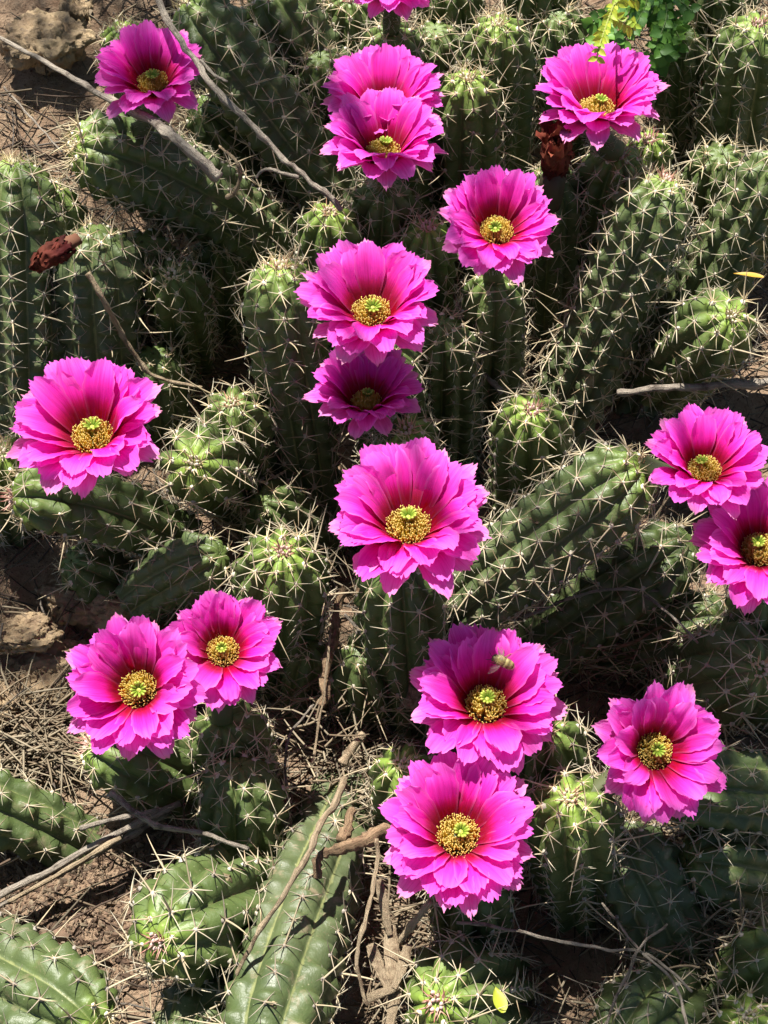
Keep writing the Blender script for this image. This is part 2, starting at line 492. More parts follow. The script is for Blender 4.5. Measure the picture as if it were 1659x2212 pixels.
def cactus(key, label, tip, base, rad, ribs=8, bend=(0, 0, 0), depth=0.30, age=0.3, seed=None, young=1.0, tone=None):
    """tip, base: (px, py, z). bend: metres added at the middle of the stem."""
    seed = seed if seed is not None else sum(ord(c) * (i + 3) for i, c in enumerate(key))
    rng = random.Random(seed)
    P0, P2 = at(*base), at(*tip)
    gz = ground_z(P0.x, P0.y)
    if P0.z < 0.025: P0.z = min(P0.z, gz - 0.012)
    P1 = (P0 + P2) / 2 + Vector(bend)
    # arc-length table of the axis
    ts = np.linspace(0, 1, 61)
    ax = [P0 * (1 - t) ** 2 + P1 * (2 * t * (1 - t)) + P2 * t * t for t in ts]
    cum = [0.0]
    for i in range(60): cum.append(cum[-1] + (ax[i + 1] - ax[i]).length)
    L = cum[-1]
    T0 = [(ax[min(i + 1, 60)] - ax[max(i - 1, 0)]).normalized() for i in range(61)]
    fr = []
    a = Vector((1, 0.3, 0.1)); a = (a - T0[-1] * a.dot(T0[-1])).normalized()
    for i in range(60, -1, -1):
        a = (a - T0[i] * a.dot(T0[i])).normalized()
        fr.append(a.copy())
    fr.reverse()
    def axis(s):      # s metres from the tip
        x = max(0.0, min(L, L - s))
        i = min(59, max(0, int(np.searchsorted(cum, x) - 1)))
        u = (x - cum[i]) / max(1e-9, cum[i + 1] - cum[i])
        return ax[i].lerp(ax[i + 1], u), T0[i].lerp(T0[i + 1], u).normalized(), fr[i].lerp(fr[i + 1], u).normalized()
    # surface profile, w = distance along the skin from the apex
    ez = 1.12 * rad
    wd = 1.62 * rad
    wl = wd + max(0.004, L - ez)
    def prof(w):
        if w < wd:
            al = (w / wd) * math.pi / 2
            return rad * math.sin(al) ** 0.93, ez * (1 - math.cos(al)) + 0.0016 * math.exp(-(w / 0.005) ** 2), math.pi / 2 - al
        s = ez + (w - wd)
        return rad * (1 - 0.13 * float(smooth((w - wd) / max(wl - wd, 0.02), 0.35, 1.0))), s, 0.0
    # areoles: crowded at the apex, then evenly spaced
    a0 = rng.uniform(0.0150, 0.0175)
    def spacing(w): return a0 * (0.62 + 0.38 * float(smooth(w, 0.004, 0.03)))
    dw = 0.0005
    ww, q = [0.0], [0.0]
    while ww[-1] < wl + 0.002:
        ww.append(ww[-1] + dw); q.append(q[-1] + dw / spacing(ww[-1]))
    ww, q = np.array(ww), np.array(q)
    offs = [(0.5 * (k % 2) + rng.uniform(-0.12, 0.12)) for k in range(ribs)]
    ph = rng.uniform(0, 6.28)
    tw = rng.uniform(-3.0, 3.0)
    nper = 10
    depth = depth * 1.22
    m = ribs * nper
    ring_w = [0.0009]
    while ring_w[-1] < wl:
        ring_w.append(ring_w[-1] + (0.0012 if ring_w[-1] < 0.012 else 0.0021))
    th = np.arange(m) / m * 2 * math.pi
    verts, cols = [], []
    for w in ring_w:
        r0, s, tilt = prof(w)
        c, T, A = axis(s)
        if s > L: c = c - T * (s - L)
        B = T.cross(A)
        qq = float(np.interp(w, ww, q))
        dep = depth * (0.75 + 0.55 * math.exp(-w / 0.02)) * (1 - 0.25 * age * min(1, w / 0.1))
        wob = 1 + 0.035 * mnoise.noise(c * 22 + Vector((seed % 17, 0, 0)))
        yo = young * max(math.exp(-(w / 0.019) ** 1.7), 0.22 * math.exp(-w / 0.035))
        ag = min(1.0, age * (0.25 + w / 0.09))
        for j in range(m):
            x = (j % nper) / nper
            x = x if x <= 0.5 else x - 1.0
            rib = int(((j + nper // 2) // nper) % ribs)
            h = abs(math.cos(math.pi * x)) ** 0.85
            tb = math.cos(2 * math.pi * (qq - offs[rib] - 0.16))
            tub = (0.078 * tb - 0.030 * math.cos(4 * math.pi * (qq - offs[rib]))) * h ** 1.5 * float(min(1, w / 0.008))
            an = th[j] + ph + tw * w
            rr = r0 * wob * (1 - dep * (1 - h) + tub)
            p = c + (A * math.cos(an) + B * math.sin(an)) * rr
            verts.append(p)
            cols.append((h, yo * (0.45 + 0.55 * h), ag))
    faces = grid_faces(len(ring_w), m, True)
    faces.append(tuple(range(m)))
    root_p = Vector((P0.x, P0.y, min(P0.z, gz)))
    root = bpy.data.objects.new('hedgehog_cactus', None)
    COL.objects.link(root)
    root.location = root_p
    root.empty_display_size = 0.02
    tag(root, label, 'cactus', 'clustered hedgehog cactus stems')
    me = mesh_np('body', [v - root_p for v in verts], faces, M_SKIN, None, cols)
    link('body', me, root)
    # spine clusters
    for k in range(ribs):
        n0 = 0
        while True:
            qa = offs[k] + n0
            n0 += 1
            if qa < 0.85: continue
            if qa > q[-1] - 0.3: break
            w = float(np.interp(qa, q, ww))
            if w > wl - 0.004: break
            r0, s, tilt = prof(w)
            c, T, A = axis(s)
            if s > L: continue
            B = T.cross(A)
            an = 2 * math.pi * k / ribs + ph + tw * w
            rad_d = A * math.cos(an) + B * math.sin(an)
            nrm = (rad_d * math.cos(tilt) + T * math.sin(tilt)).normalized()
            p = c + rad_d * (r0 * (1 + 0.02))
            if p.z < ground_z(p.x, p.y) + 0.004: continue
            v = (CAMP - p).normalized()
            if nrm.dot(v) < -0.35: continue
            sx_, sy_ = project(p)
            if sx_ < -90 or sx_ > W + 90 or sy_ < -90 or sy_ > H + 90: continue
            yv = (T * math.cos(tilt) - rad_d * math.sin(tilt)).normalized()
            xv = yv.cross(nrm).normalized()
            rot = Matrix((xv, yv, nrm)).transposed().to_4x4()
            kind = 'young' if w < 0.017 else ('old' if (age > 0.5 and rng.random() < 0.7) or rng.random() < 0.12 else 'mid')
            sc_ = rng.uniform(0.80, 1.28) * (rad / 0.026) ** 0.5
            if kind == 'young': sc_ *= 0.72 + 0.3 * (w / 0.017)
            mtx = Matrix.Translation(p - root_p) @ rot @ Matrix.Rotation(rng.uniform(-0.6, 0.6), 4, 'Z') @ Matrix.Scale(sc_, 4)
            link('spine_cluster', rng.choice(CL[kind]), root, mtx)
    c, T, A = axis(0)
    if young > 0.3:
        rot = T.to_track_quat('Z', 'Y').to_matrix().to_4x4()
        tf = TUFTS[(tone if tone is not None else rng.randrange(6)) % 6]
        link('tip_tuft', tf, root, Matrix.Translation(c - T * 0.0012 - root_p) @ rot @ Matrix.Scale(rng.uniform(1.05, 1.35), 4))
    CACTI[key] = dict(root=root, root_p=root_p, axis=axis, L=L, rad=rad, ax=ax)
    return root

# ------------------------------------------------------------------ flowers
def petal_mesh(rng, L, Wd, e0, e1, az, mat, r0=0.0045, z0=0.0, curl=1.0, roll=0.0, crumple=1.0, point=0.0):
    nt, nv = 15, 17
    t = np.linspace(0, 1, nt)
    v = np.linspace(-1, 1, nv)
    fine = np.linspace(0, 1.12, 60)
    bow = rng.uniform(-6, 6)
    ang = np.radians(e0 + (e1 - e0) * np.minimum(fine, 1.1) ** 1.25 + bow * np.sin(fine * math.pi))
    ds = L * (fine[1] - fine[0])
    rho = r0 + np.concatenate([[0], np.cumsum(np.cos(ang[:-1]) * ds)])
    zz = z0 + np.concatenate([[0], np.cumsum(np.sin(ang[:-1]) * ds)])
    jag = np.array([rng.uniform(-0.030, 0.020) for _ in v]) 
    lf = 1 - (0.10 + 0.13 * point) * np.abs(v) ** (3.2 - 1.4 * point) + jag
    lf[nv // 2] = 1 + rng.uniform(0.01, 0.05) + 0.03 * point
    if rng.random() < 0.25: lf[rng.randrange(2, nv - 2)] -= rng.uniform(0.03, 0.08)
    edge = [[rng.uniform(-0.05, 0.05) for _ in range(nt)] for _ in range(2)]
    cup = rng.uniform(0.10, 0.22) * curl
    rip = rng.uniform(0.02, 0.055) * crumple
    f1, p1, f2, p2 = rng.uniform(0.8, 1.6), rng.uniform(0, 6.28), rng.uniform(1.5, 3.0), rng.uniform(0, 6.28)
    skew = rng.uniform(-0.10, 0.10)
    twist = rng.uniform(-0.22, 0.22) + roll
    ca, sa = math.cos(az), math.sin(az)
    verts, uvs = [], []
    for i in range(nt):
        wt = Wd * (0.40 + 0.60 * math.sin(min(t[i] / 0.70, 1) * math.pi / 2) ** 1.4)
        if t[i] > 0.76: wt *= 1 - 0.20 * ((t[i] - 0.76) / 0.24) ** 2
        for j in range(nv):
            te = t[i] + (lf[j] - 1) * t[i] ** 5
            a_ = float(np.interp(te, fine, ang)); rh = float(np.interp(te, fine, rho)); z_ = float(np.interp(te, fine, zz))
            lat = v[j] * wt / 2
            if j in (0, nv - 1): lat *= 1 + edge[0 if j == 0 else 1][i] * (t[i] > 0.5) * 1.4
            elif j in (1, nv - 2): lat *= 1 + 0.5 * edge[0 if j == 1 else 1][i] * (t[i] > 0.5)
            off = cup * wt * v[j] ** 2 * (0.35 + 0.65 * t[i]) - 0.035 * wt * math.exp(-(v[j] / 0.16) ** 2)
            off += rip * Wd * t[i] * (math.sin(f1 * 6.28 * t[i] + p1 + 1.4 * v[j]) + 0.6 * math.sin(f2 * 6.28 * t[i] + p2 - 2.6 * v[j]) * abs(v[j]))
            off += 0.018 * Wd * math.sin(7.0 * v[j] + p2) * t[i]
            off += twist * lat * t[i]
            nr, nz = -math.sin(a_), math.cos(a_)
            rr = rh + nr * off; z_ = z_ + nz * off
            lt = lat + skew * L * t[i] ** 2 * 0.6
            verts.append((rr * ca - lt * sa, rr * sa + lt * ca, z_))
            uvs.append((v[j] * 0.5 + 0.5, t[i]))
    return mesh_np('petal', verts, grid_faces(nt, nv), mat, uvs)

def stamen_mesh(rng, k):
    b = MB()
    n = 900
    for i in range(n):
        an = rng.uniform(0, 6.283)
        u = rng.random() ** 0.66
        ro = (0.0028 + 0.0136 * u + (rng.uniform(0, .0026) if u > .8 else 0)) * k
        zt = (0.0148 - 0.0080 * u ** 2.0 + rng.uniform(-.0030, .0022)) * k
        rb = (0.0028 + 0.0066 * u) * k
        p0 = Vector((rb * math.cos(an), rb * math.sin(an), 0.001 * k))
        p2 = Vector((ro * math.cos(an), ro * math.sin(an), zt))
        mid = Vector(((rb + (ro - rb) * 0.75) * math.cos(an), (rb + (ro - rb) * 0.75) * math.sin(an), zt * 0.62))
        w_ = 0.00027 * k
        vs, cs = [], []
        side = Vector((-math.sin(an), math.cos(an), 0)); outv = Vector((math.cos(an), math.sin(an), 0.3))
        inner = u < 0.55
        for p, c in ((p0, (0.62, 0.05, 0.012)), (mid, (0.88, 0.30, 0.03) if not inner else (0.92, 0.70, 0.10)), (p2, (0.95, 0.66, 0.14) if not inner else (0.95, 0.82, 0.18))):
            for q in range(3):
                a2 = 6.283 * q / 3
                vs.append(p + side * (w_ * math.cos(a2)) + outv * (w_ * math.sin(a2))); cs.append(c)
        b.add(vs, grid_faces(3, 3, True), cs)
        # anther: a small stretched bead
        d = (p2 - mid).normalized(); d = (d + Vector((rng.uniform(-.5, .5), rng.uniform(-.5, .5), rng.uniform(-.2, .3)))).normalized()
        aa = d.orthogonal().normalized(); bb = d.cross(aa)
        rr = 0.00038 * k * rng.uniform(0.85, 1.15); ll = 0.0008 * k * rng.uniform(0.8, 1.2)
        vs = [p2 - d * ll] + [p2 + aa * (rr * math.cos(1.2566 * q)) + bb * (rr * math.sin(1.2566 * q)) for q in range(5)] + [p2 + d * ll]
        fs = [(0, 1 + (q + 1) % 5, 1 + q) for q in range(5)] + [(6, 1 + q, 1 + (q + 1) % 5) for q in range(5)]
        t = rng.uniform(0.85, 1.08)
        b.add(vs, fs, (1.0 * t, 0.84 * t, 0.30 * t))
    return b.mesh('stamen_mass', M_STAMEN)

def stigma_mesh(rng, k):
    b = MB()
    b.tube([(0, 0, 0), (0, 0, 0.006 * k), (0.0003, 0, 0.0125 * k), (0.0003, 0, 0.0145 * k)], [0.0013 * k, 0.0013 * k, 0.0014 * k, 0.0022 * k], 8, (0.52, 0.52, 0.10))
    n = rng.choice((10, 11, 12))
    op = rng.uniform(0.7, 1.15)
    for i in range(n):
        an = 6.283 * i / n + rng.uniform(-.1, .1)
        pts, rd = [], []
        for q in range(6):
            t = q / 5
            ro = (0.0015 + 0.0036 * op * t ** 0.8) * k
            pts.append((ro * math.cos(an), ro * math.sin(an), (0.0138 + 0.0042 * t * (1.15 - 0.35 * op * t) + rng.uniform(-.0001, .0001)) * k))
            rd.append((0.00075, 0.00092, 0.00095, 0.00095, 0.0009, 0.0005)[q] * k)
        cs = []
        for q in range(6):
            c = [(0.13, 0.24, 0.015)[e] + ((0.42, 0.50, 0.07)[e] - (0.13, 0.24, 0.015)[e]) * (q / 5) ** 1.2 for e in range(3)]
            cs += [c] * 6
        b.tube(pts, rd, 6, cs)
    return b.mesh('stigma', M_STIGMA)

FLOWERS = {}

def flower(key, host, label, px, py, z, rpx, tilt=(0, 0), seed=1, n=(12, 13, 11), open_=1.0, tube=None):
    """px, py, z: where the middle of the stamens stands; rpx: half the flower's width in pixels; tilt: lean (x, y) of its axis"""
    rng = random.Random(seed)
    C0 = at(px, py, z)
    dist = (C0 - CAMP).dot(FW)
    Rw = rpx * dist / FPX
    axis = Vector((tilt[0], tilt[1], 1)).normalized()
    k = Rw / 0.049
    org = C0 - axis * (0.0115 * k)
    host_d = CACTI[host]
    zq = axis.to_track_quat('Z', 'Y').to_matrix().to_4x4()
    mw = Matrix.Translation(org) @ zq
    fl = bpy.data.objects.new('flower', None)
    COL.objects.link(fl)
    fl.parent = host_d['root']
    fl.empty_display_size = 0.01
    fl.matrix_basis = Matrix.Translation(-host_d['root_p']) @ mw
    fl['label'] = label
    inv = mw.inverted()
    ph = rng.uniform(0, 6.28)
    # where "down" is, so that the low side droops a little
    whorls = [(n[0] + 2, 0.0455, 0.0205, 64, 31, M_PETAL, 0.0100, 0.0018), (n[1] + 2, 0.0475, 0.0205, 60, 25, M_PETAL, 0.0106, 0.0008), (n[2] + 1, 0.0455, 0.0175, 54, 15, M_OUTER, 0.0112, -0.0004)]
    for wi, (cnt, lf, wd, e0, e1, mat, r0, z0) in enumerate(whorls):
        for i in range(cnt):
            az = ph + 6.283 * (i + 0.5 * wi + rng.uniform(-.20, .20)) / cnt
            # petals on the viewer's side sag more than those behind
            front = max(0.0, -(zq.to_3x3() @ Vector((math.cos(az), math.sin(az), 0))).y)
            sag = 17 * front * (0.72 + 0.22 * wi)
            ln = k * lf * rng.uniform(0.90, 1.07)
            e0_ = e0 / open_ ** 0.4 + rng.uniform(-4, 4) - sag * 0.7
            e1_ = (e1 + rng.uniform(-10, 10)) - 18 * (open_ - 1) - sag * 1.9
            me = petal_mesh(rng, ln, wd * k * rng.uniform(0.9, 1.12), e0_, e1_, az, mat, r0 * k, z0 * k, 1.0 if wi < 2 else 0.6, 0, 1.0 + 0.8 * front, (rng.uniform(0, .25), rng.uniform(0, .4), rng.uniform(.15, .75))[wi])
            link('petal', me, fl)
    sm = link('stamen_mass', stamen_mesh(rng, k), fl, Matrix.Translation((0, 0, -.0022 * k)))
    sm['kind'] = 'stuff'
    link('stigma', stigma_mesh(rng, k * 1.10), fl, Matrix.Translation((0, 0, -.0018 * k)) @ Matrix.Rotation(R(rng.uniform(-10, 10)), 4, 'X') @ Matrix.Rotation(R(rng.uniform(-10, 10)), 4, 'Y'))
    # scaly green tube from the host's skin up to the cup
    best = min((host_d['axis'](host_d['L'] * s / 24)[0] for s in range(0, 20)), key=lambda p: (p - (org - axis * 0.03)).length)
    a_ = inv @ best
    pts = []
    for q in range(9):
        t = q / 8
        c = Vector((0, 0, -0.022 * k))
        pts.append(a_ * (1 - t) ** 2 + c * (2 * t * (1 - t)) + Vector((0, 0, 0.0025 * k)) * t * t)
    rads = [(0.0085 + 0.0008 * math.sin(q) if q < 5 else 0.0085 + 0.0028 * ((q - 4) / 4) ** 1.5) * k for q in range(9)]
    rads[-1] = 0.0112 * k
    b = MB()
    b.tube(pts, rads, 14, (0.085, 0.10, 0.04), True, 0.05, rng)
    link('flower_tube', b.mesh('flower_tube', M_TUBE), fl)
    b = MB()
    for q in range(230):
        t = rng.uniform(0.25, 0.93); i = min(7, int(t * 8)); u = t * 8 - i
        p = pts[i].lerp(pts[i + 1], u); tg = (pts[i + 1] - pts[i]).normalized()
        rr = rads[i] + (rads[i + 1] - rads[i]) * u
        a1 = tg.orthogonal().normalized(); a2 = tg.cross(a1); an = rng.uniform(0, 6.28)
        rd = a1 * math.cos(an) + a2 * math.sin(an)
        tt = rng.uniform(.7, 1.05)
        b.spine(p + rd * rr * 0.97, rd + tg * rng.uniform(0.1, 1.1) + Vector((rng.uniform(-.6, .6), rng.uniform(-.6, .6), 0)), rng.uniform(.004, .0085), .00022, (0, 0, 0), 2, 3, (.45 * tt, .40 * tt, .30 * tt), (.68 * tt, .62 * tt, .5 * tt), .2)
    br = link('bristle', b.mesh('bristle', M_SPINE), fl)
    br['kind'] = 'stuff'
    FLOWERS[key] = dict(obj=fl, mw=mw, Rw=Rw, org=org)
    #DBG
    return fl

# ------------------------------------------------------------------ the clump
# key, label, tip, base, radius, options
cactus('A', 'upright cactus in sun with a shrivelled brown flower stuck on its side', (28, 345, .170), (70, 930, .0), .0320, 9, (0, .0, .0), depth=.24, age=.35, tone=1)
cactus('A2', 'worn cactus with pale dusty ribs behind the curved dry stalk', (212, 492, .135), (215, 880, .0), .0320, 9, depth=.24, age=.8, young=.25)
cactus('B', 'reclining cactus under the lone purple-pink flower beside the sandy bank', (158, 312, .170), (620, 560, .03), .0320, 9, (0, .015, .02), depth=.24, age=.2, tone=1)
cactus('C', 'shaded cactus with starry tip in the hollow beside the curved dry stalk', (372, 590, .105), (400, 720, .0), .0240, 8, (0, 0, 0), age=.2, young=.35)
cactus('D', 'cactus lying flat under the broad flower by the rock, tip reddish', (22, 1075, .115), (390, 1165, .03), .0235, 8, (0, .0, .03), age=.15, tone=2)
cactus('D2', 'small bright cactus tip peeping out beside the broad flower by the rock', (2, 975, .125), (30, 1160, .0), .0200, 8, age=.15, tone=1)
cactus('E', 'round cactus with bright yellow-green tip beside the broad flower', (418, 1000, .140), (520, 1010, .0), .0268, 8, (0, .012, 0), age=.1, tone=1)
cactus('E2', 'spiny cactus shoulder rising behind the bright yellow-green tip', (500, 868, .120), (540, 1060, .0), .0240, 8, age=.3, young=.4, tone=0)
cactus('F', 'tall upright cactus column beside the two stacked magenta flowers', (605, 572, .185), (668, 1080, .0), .0275, 9, (0, -.004, 0), depth=.24, age=.3, tone=0)
cactus('G', 'cactus with red-spined star tip above the paired flowers', (612, 1190, .128), (585, 1400, .0), .0300, 9, (0, 0, 0), depth=.32, age=.1, tone=2)
cactus('G2', 'low knobbly cactus lying beside the red-spined star tip', (480, 1195, .095), (300, 1290, .03), .0200, 8, (0, 0, .01), age=.6, young=.2)
cactus('H', 'cactus below the large flower of the pair, red tip by the straw', (185, 1605, .070), (420, 1690, .01), .0260, 8, (0, 0, .025), age=.15, tone=2)
cactus('H2', 'cactus hidden beneath the smaller flower of the pair', (480, 1560, .075), (530, 1660, .0), .0250, 8, age=.3, young=.3)
cactus('I', 'sunlit cactus lying over the soil beside the split grey sticks', (-130, 1700, .045), (175, 1785, .02), .0225, 7, (0, 0, .01), depth=.32, age=.3)
cactus('J', 'broad cactus lying across the soil with cream tuft at its end', (215, 2235, .070), (-190, 2010, .01), .0330, 9, (0, 0, .02), depth=.24, age=.55, tone=1)
cactus('K', 'plump bright green cactus leaning over bare brown soil', (335, 2035, .095), (545, 1900, .01), .0340, 8, (0, -.004, .02), depth=.27, age=.15, tone=2)
cactus('L', 'long old cactus with pale yellow grooves lying beside the tan straw', (560, 2330, .075), (735, 1700, .01), .0300, 7, (-.004, 0, .022), depth=.22, age=.62, young=.2)
cactus('L2', 'shaded old cactus stem lying alongside the one with pale yellow grooves', (395, 2330, .03), (600, 1800, .0), .0270, 8, (0, 0, .01), depth=.22, age=.5, young=.1)
cactus('M', 'shaded cactus with pink star tip beside the yellow fallen leaf', (940, 2165, .075), (1080, 2110, .0), .0310, 9, (0, 0, .01), depth=.30, age=.1, tone=2)
cactus('M2', 'cactus hidden beneath the fully open flower beside the tan straw', (1010, 1895, .070), (1030, 1985, .0), .0250, 8, age=.3, young=.3)
cactus('N', 'cactus with pink-orange tip between the flower with narrow split petals and its neighbour', (1232, 1722, .115), (1270, 1920, .0), .0275, 8, (0, .004, 0), depth=.30, age=.1, tone=0)
cactus('O', 'yellow-green cactus tip wedged between the bee flower and the one below', (868, 1648, .075), (880, 1760, .0), .0210, 8, age=.1, tone=1)
cactus('P', 'cactus beneath the flower visited by the bee', (1180, 1575, .090), (1200, 1700, .0), .0250, 8, age=.15, tone=0, young=.6)
cactus('Q', 'cactus lying behind the flower with narrow split petals', (1420, 1700, .080), (1790, 1730, .03), .0250, 8, (0, 0, .01), age=.3, young=.3)
cactus('Q2', 'dark cactus lying in shade below the flower with narrow split petals', (1480, 1860, .045), (1800, 1850, .02), .0265, 8, (0, 0, .01), age=.35, young=.2)
cactus('R', 'shaded cactus with brown scars and tan star tip below the paired flowers', (1648, 1445, .105), (1490, 1420, .0), .0330, 9, (0, 0, .01), depth=.28, age=.45, young=.45, tone=0)
cactus('S', 'stout cactus reclining beside the broad central flower, ribs in full sun', (1392, 1005, .170), (955, 1345, .03), .0290, 10, (.0, .0, .012), depth=.25, age=.3, tone=0)
cactus('T', 'cactus with dark pink tip among the leaning columns', (1150, 882, .150), (1140, 1130, .0), .0255, 9, (0, .0, 0), depth=.30, age=.1, tone=2)
cactus('U', 'long leaning cactus with red-spined tip behind the dark pink tip', (1440, 382, .185), (1160, 950, .01), .0285, 10, (.006, .0, .015), depth=.24, age=.3, tone=2)
cactus('V', 'long leaning cactus parallel to the one with the red-spined tip', (1715, 335, .175), (1385, 780, .01), .0275, 10, (.0, .0, .012), depth=.24, age=.35)
cactus('W', 'rounded glossy cactus with white woolly tip beside the thick grey twig', (1582, 682, .150), (1440, 830, .03), .0280, 8, (0, 0, .01), depth=.27, age=.1, tone=1)
cactus('X', 'large cactus with pink tip beside the small-leaved green plant', (1638, 48, .180), (1560, 420, .0), .0315, 9, (0, 0, 0), depth=.24, age=.2, tone=2)
cactus('X2', 'shaded cactus column standing behind the long leaning ones', (1560, 330, .120), (1530, 560, .0), .0280, 9, age=.3, young=.2)
cactus('Y', 'cactus bearing the flower beneath the yellow sprig', (1335, 330, .165), (1260, 640, .0), .0260, 8, age=.2, tone=2, young=.7)
cactus('Y2', 'slim pink-tipped cactus wedged beside the flower beneath the yellow sprig', (1402, 298, .150), (1380, 560, .0), .0190, 8, age=.2, tone=2)
cactus('Z', 'straw-tipped cactus between the paired flowers and the yellow sprig', (1010, 165, .185), (1010, 560, .0), .0260, 8, age=.15, tone=1)
cactus('Z2', 'straw-tipped cactus behind the one between the paired flowers and sprig', (1075, 48, .185), (1075, 430, .0), .0280, 8, age=.2, tone=1)
cactus('AA', 'small fresh cactus tip between two flowers', (925, 487, .150), (915, 790, .0), .0210, 9, age=.1, tone=2)
cactus('AB', 'red-tipped cactus at the end of the long bare twig', (712, 455, .160), (700, 780, .0), .0230, 8, age=.1, tone=0)
cactus('AC', 'dim cactus lying behind the long bare twig', (395, 5, .190), (760, 480, .04), .0300, 9, (0, 0, .015), depth=.24, age=.25, tone=1)
cactus('AC2', 'dim cactus lying beyond the overlapping pair of flowers', (560, -30, .180), (800, 330, .05), .0290, 9, (0, 0, .01), depth=.24, age=.3, tone=0)
cactus('AC3', 'cactus tip just behind the lone purple-pink flower', (262, 60, .160), (330, 330, .02), .0210, 8, age=.2, tone=1)
cactus('AD', 'bright green cactus tip between the shaded flower and the broad central one', (878, 925, .120), (890, 1090, .0), .0225, 8, age=.1, tone=0)
cactus('AE', 'cactus carrying the broad central flower', (870, 1215, .130), (865, 1500, .0), .0280, 9, (0, 0, 0), age=.2, young=.4)
cactus('AF', 'cactus carrying the flower that shades another', (815, 745, .145), (880, 1010, .0), .0260, 9, age=.2, young=.4)
cactus('AF2', 'dark cactus standing behind the shaded flower', (955, 700, .120), (975, 960, .0), .0250, 9, age=.25, young=.3)
cactus('AG', 'cactus carrying the flower among leaning columns', (1065, 600, .140), (1070, 880, .0), .0230, 8, age=.2, young=.4)
cactus('B2', 'cactus carrying the covering flower of the overlapping pair', (830, 405, .155), (820, 690, .0), .0250, 8, age=.2, young=.4)
cactus('B3', 'cactus carrying the half-covered flower of the overlapping pair', (850, 270, .155), (870, 560, .0), .0250, 8, age=.2, young=.4)
cactus('B4', 'cactus with bristly flower base just beyond the overlapping pair of flowers', (845, 65, .180), (850, 400, .0), .0250, 8, age=.2, young=.4)
cactus('AH', 'dusty old cactus with corky ridges lying in the litter', (1330, 1790, .055), (1520, 2090, .01), .0265, 9, (0, 0, .015), depth=.30, age=.95, young=.1)
cactus('AI', 'low dark cactus half buried in straw', (1330, 2260, .045), (1520, 2100, .0), .0290, 8, (0, 0, .01), age=.5, young=.2)
cactus('AJ', 'dark cactus flank thick with straw-coloured spines', (1740, 2040, .060), (1560, 2150, .0), .0270, 8, (0, 0, .01), age=.3)
cactus('AK', 'shadowed cactus column below the paired flowers', (520, 1650, .070), (520, 1880, .0), .0270, 9, (0, 0, .0), age=.3, young=.25)
cactus('AL', 'small sunlit cactus stub above the rough root', (665, 1390, .045), (640, 1470, .0), .0170, 7, age=.7, young=.2)
cactus('AM', 'tiny fresh cactus tip with white tuft in the litter', (1612, 2190, .055), (1640, 2290, .0), .0200, 8, age=.1, tone=1)
cactus('AN', 'cactus carrying the lower flower of the pair above the brown-scarred cactus', (1665, 1265, .115), (1650, 1480, .0), .0250, 8, age=.2, young=.4)
cactus('AO', 'dim cactus standing far behind the small-leaved plant', (1200, 30, .150), (1230, 330, .0), .0290, 9, age=.3, young=.3)
cactus('AP', 'dim cactus beside the small-leaved plant, half hidden', (1480, 70, .130), (1480, 330, .0), .0250, 9, age=.3, young=.3)

cactus('BA', 'dark cactus filling the gap beside the overlapping pair of flowers', (690, 120, .150), (720, 420, .0), .0270, 9, age=.3, young=.3)
cactus('BB', 'dark cactus between the overlapping pair and the straw-tipped cacti', (940, 60, .150), (950, 380, .0), .0270, 9, age=.3, young=.3)
cactus('BC', 'cactus topped by an upright withered dark red flower', (1195, 375, .150), (1190, 680, .0), .0250, 9, age=.3, young=.2)
cactus('BD', 'deep shaded cactus under the long bare twig', (560, 440, .080), (590, 600, .0), .0250, 8, age=.4, young=.2)
cactus('BE', 'dark cactus low in the gap behind the tall upright column', (470, 520, .070), (480, 640, .0), .0230, 8, age=.4, young=.2)
cactus('BG', 'dark cactus lying in the hollow above the brown-scarred one', (1560, 1330, .060), (1300, 1330, .01), .0240, 8, age=.4, young=.2)
cactus('BH', 'shaded cactus low between the tall column and the yellow-green tip', (560, 1080, .060), (700, 1120, .0), .0230, 8, age=.4, young=.2)
cactus('BJ', 'shaded cactus lying below and parallel to the stout reclining one', (1490, 1165, .095), (1130, 1385, .0), .0270, 9, (0, 0, .012), age=.35, young=.25)
cactus('BR', 'low cactus added to shade the hollow beside the rough brown root', (785, 1405, .055), (800, 1500, .0), .0240, 8, age=.4, young=.2)  # extra stem, put in to darken a sunlit strip of soil
cactus('BS', 'sunny cactus squeezed between the upright one and the reclining one', (100, 400, .150), (135, 800, .0), .0260, 9, age=.3, tone=1)
cactus('BT', 'low dark cactus in shade above the dark rock', (150, 1210, .05), (330, 1260, .0), .0220, 8, (0, 0, .01), age=.4, young=.2)
cactus('BU', 'shaded cactus low under the reclining one, beside the dusty ribbed cactus', (305, 520, .105), (335, 690, .0), .0260, 8, age=.35, young=.25)
cactus('BV', 'dark cactus lying in the gap between the reclining one and the bare twig', (425, 225, .105), (610, 440, .0), .0265, 9, (0, 0, .01), age=.35, young=.25)
cactus('BK', 'dim cactus behind the one that lies beyond the overlapping pair', (655, -45, .165), (690, 260, .0), .0270, 9, age=.3, young=.4)
cactus('BL', 'dim cactus beside the flower that stands beyond the overlapping pair', (755, -5, .160), (770, 300, .0), .0250, 9, age=.3, young=.4)
cactus('BM', 'dim cactus between the straw tips and the flower beyond the overlapping pair', (965, -50, .170), (985, 250, .0), .0270, 9, age=.3, young=.4)
cactus('BN', 'dim cactus behind the two straw-tipped ones', (1165, -70, .175), (1170, 240, .0), .0280, 9, age=.3, young=.4)
cactus('BO', 'dim cactus behind the large pink-tipped one by the small-leaved plant', (1560, -60, .170), (1540, 240, .0), .0290, 9, age=.3, young=.4)
